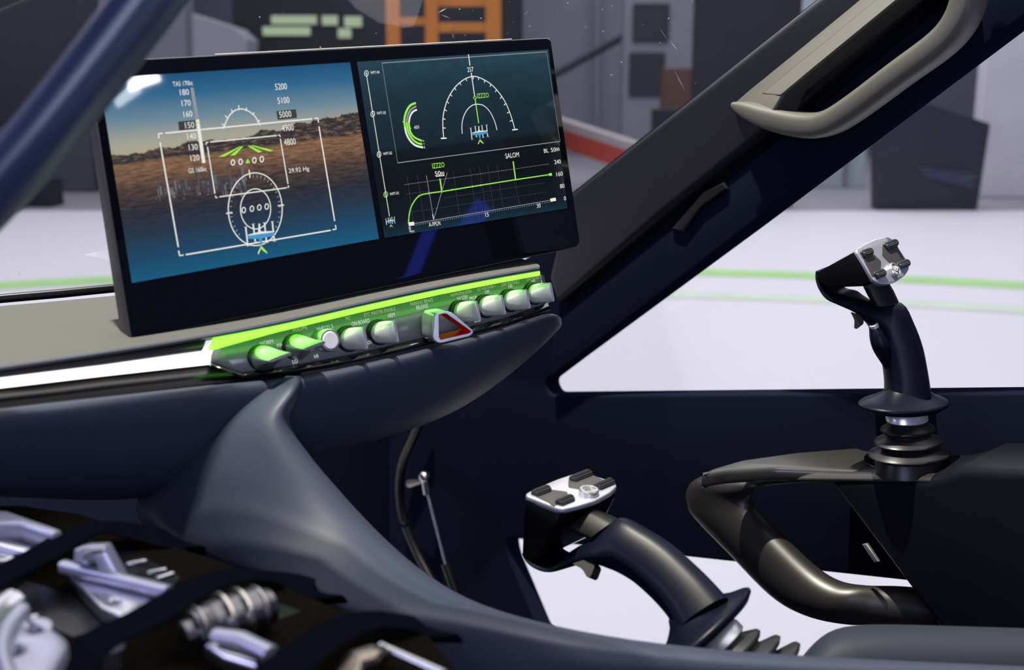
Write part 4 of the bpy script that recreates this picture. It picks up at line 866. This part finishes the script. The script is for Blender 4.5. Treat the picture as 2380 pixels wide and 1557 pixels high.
fl_ = [V3((*shade_cut(x, y), 0)) for x, y in ((700, 903), (830, 876), (957, 848), (1130, 803), (1250, 762), (1298, 752))]
sh_ = V3((-FX.x, -FX.y, 0)).normalized() * .03
bo_ = [(p.x, p.y) for p in fl_] + [((p + sh_).x, (p + sh_).y) for p in reversed(fl_)]
b = MB(); b.box((-1.6, -2.2, .62), (.95, 1.6, .66)); struct(b.build('floor', 'shell', smooth=False))  # unseen cabin floor, added dark to keep white reflections off the wall
vs, fs = slab_geo(ro, [], .04, .004); b = MB(); b.add([V3((v.x, v.y, v.z + RZ)) for v in vs], fs); struct(b.build('shade_ceiling', 'shell', smooth=False))  # unseen slab, outline shaped to cast the console's shadow edges
vs, fs = slab_geo(bo_, [], .03, .002); b = MB(); b.add([V3((v.x, v.y, v.z + RZ)) for v in vs], fs); struct(b.build('shade_beam', 'shell', smooth=False))  # unseen beam added overhead to shade the fascia
area('hangar_light', (-.5, 9, 8.5), (-.5, 9, 0), 20, 2150, (1, .985, 1))
for k, (dx, p) in enumerate(((0, 480), (.026, 340), (-.02, 220))): spot('warm_lamp', LP + V3((dx, dx * .7, 0)), U(1200, 800, 1.1), p * 1.2, (1, .945, .79), 38, .006)
area('lavender_lamp', (-1.9, .2, 2.3), U(200, 1350, .65), .9, 18, (.62, .62, 1))
area('fill_lamp', (.3, -1.3, 1.9), U(900, 950, .95), 1.0, 21, (.66, .7, 1))
area('hangar_light', (3, 25, 9.5), (3, 26, 0), 14, 900, (.97, .97, 1))
def mirror_lamp(name, x, y, dist, size, sy, p, col, roll=0):    # unseen lamp added to put glare on the display glass
    q = onp(x, y, PD); v = (q - CAM).normalized(); r = v - ND * (2 * v.dot(ND)); L = q + r * dist
    o = area(name, L, q, size, p, col, sy); o.rotation_euler.rotate_axis('Z', math.radians(roll)); print(name, L); return o
mirror_lamp('glare_lamp', 332, 186, 2.2, .085, .034, .5, (1, 1, 1), 10)
mirror_lamp('glare_lamp', 294, 221, 2.2, .075, .030, .12, (1, 1, 1), 25)
mirror_lamp('blue_streak_lamp', 1045, 592, 2.2, .36, .055, .22, (.05, .08, 1), 40)

# dust marks, fine scratches and a painted reflection on the windshield
bpy.context.view_layer.update(); _dg = bpy.context.evaluated_depsgraph_get(); wg = bpy.data.objects['window_2']
def on_glass(x, y):
    o = CAM.copy(); r = ray(x, y).normalized()
    for _k in range(12):
        ok, p, n, i, ob, m = SC.ray_cast(_dg, o, r)
        if not ok: return None
        if ob.name == 'window_2': return p - r * .0012
        o = p + r * .001
    return None
M['dust'] = mat('dust and glint mark', (.4, .4, .43, 1), .9)
rg = random.Random(5); b = MB()
def mark(x, y, l, w, ang):
    p = on_glass(x, y); q = on_glass(x + l * math.cos(ang), y + l * math.sin(ang))
    if p is None or q is None: return
    t = (q - p); s = t.cross(FW).normalized() * w; m = (p + q) / 2; b.add([p, m + s, q, m - s], [(0, 1, 2, 3)])
for x, y, l, w, a in ((1046, 56, 30, .0006, 1.1), (1052, 78, 14, .001, 1.3), (1018, 30, 24, .0004, -.5), (1024, 34, 26, .0003, .35), (1078, 80, 7, .0006, .6), (1230, 22, 20, .0003, 2.3), (1555, 92, 34, .0005, .9), (1580, 128, 30, .0005, 2.0), (1530, 60, 46, .0004, 1.0), (1566, 160, 60, .0004, 1.1), (1600, 215, 50, .0004, 1.05)): mark(x, y, l, w, a)  # right-hand strokes paint the reflection of a shape
for k in range(46): mark(rg.uniform(560, 1640), rg.choice((rg.uniform(2, 80), rg.uniform(2, 240))), 3.5, .0005, rg.uniform(0, 3))
q = b.build('dust_glint_marks', 'dust', wg, smooth=False); q['kind'] = 'stuff'
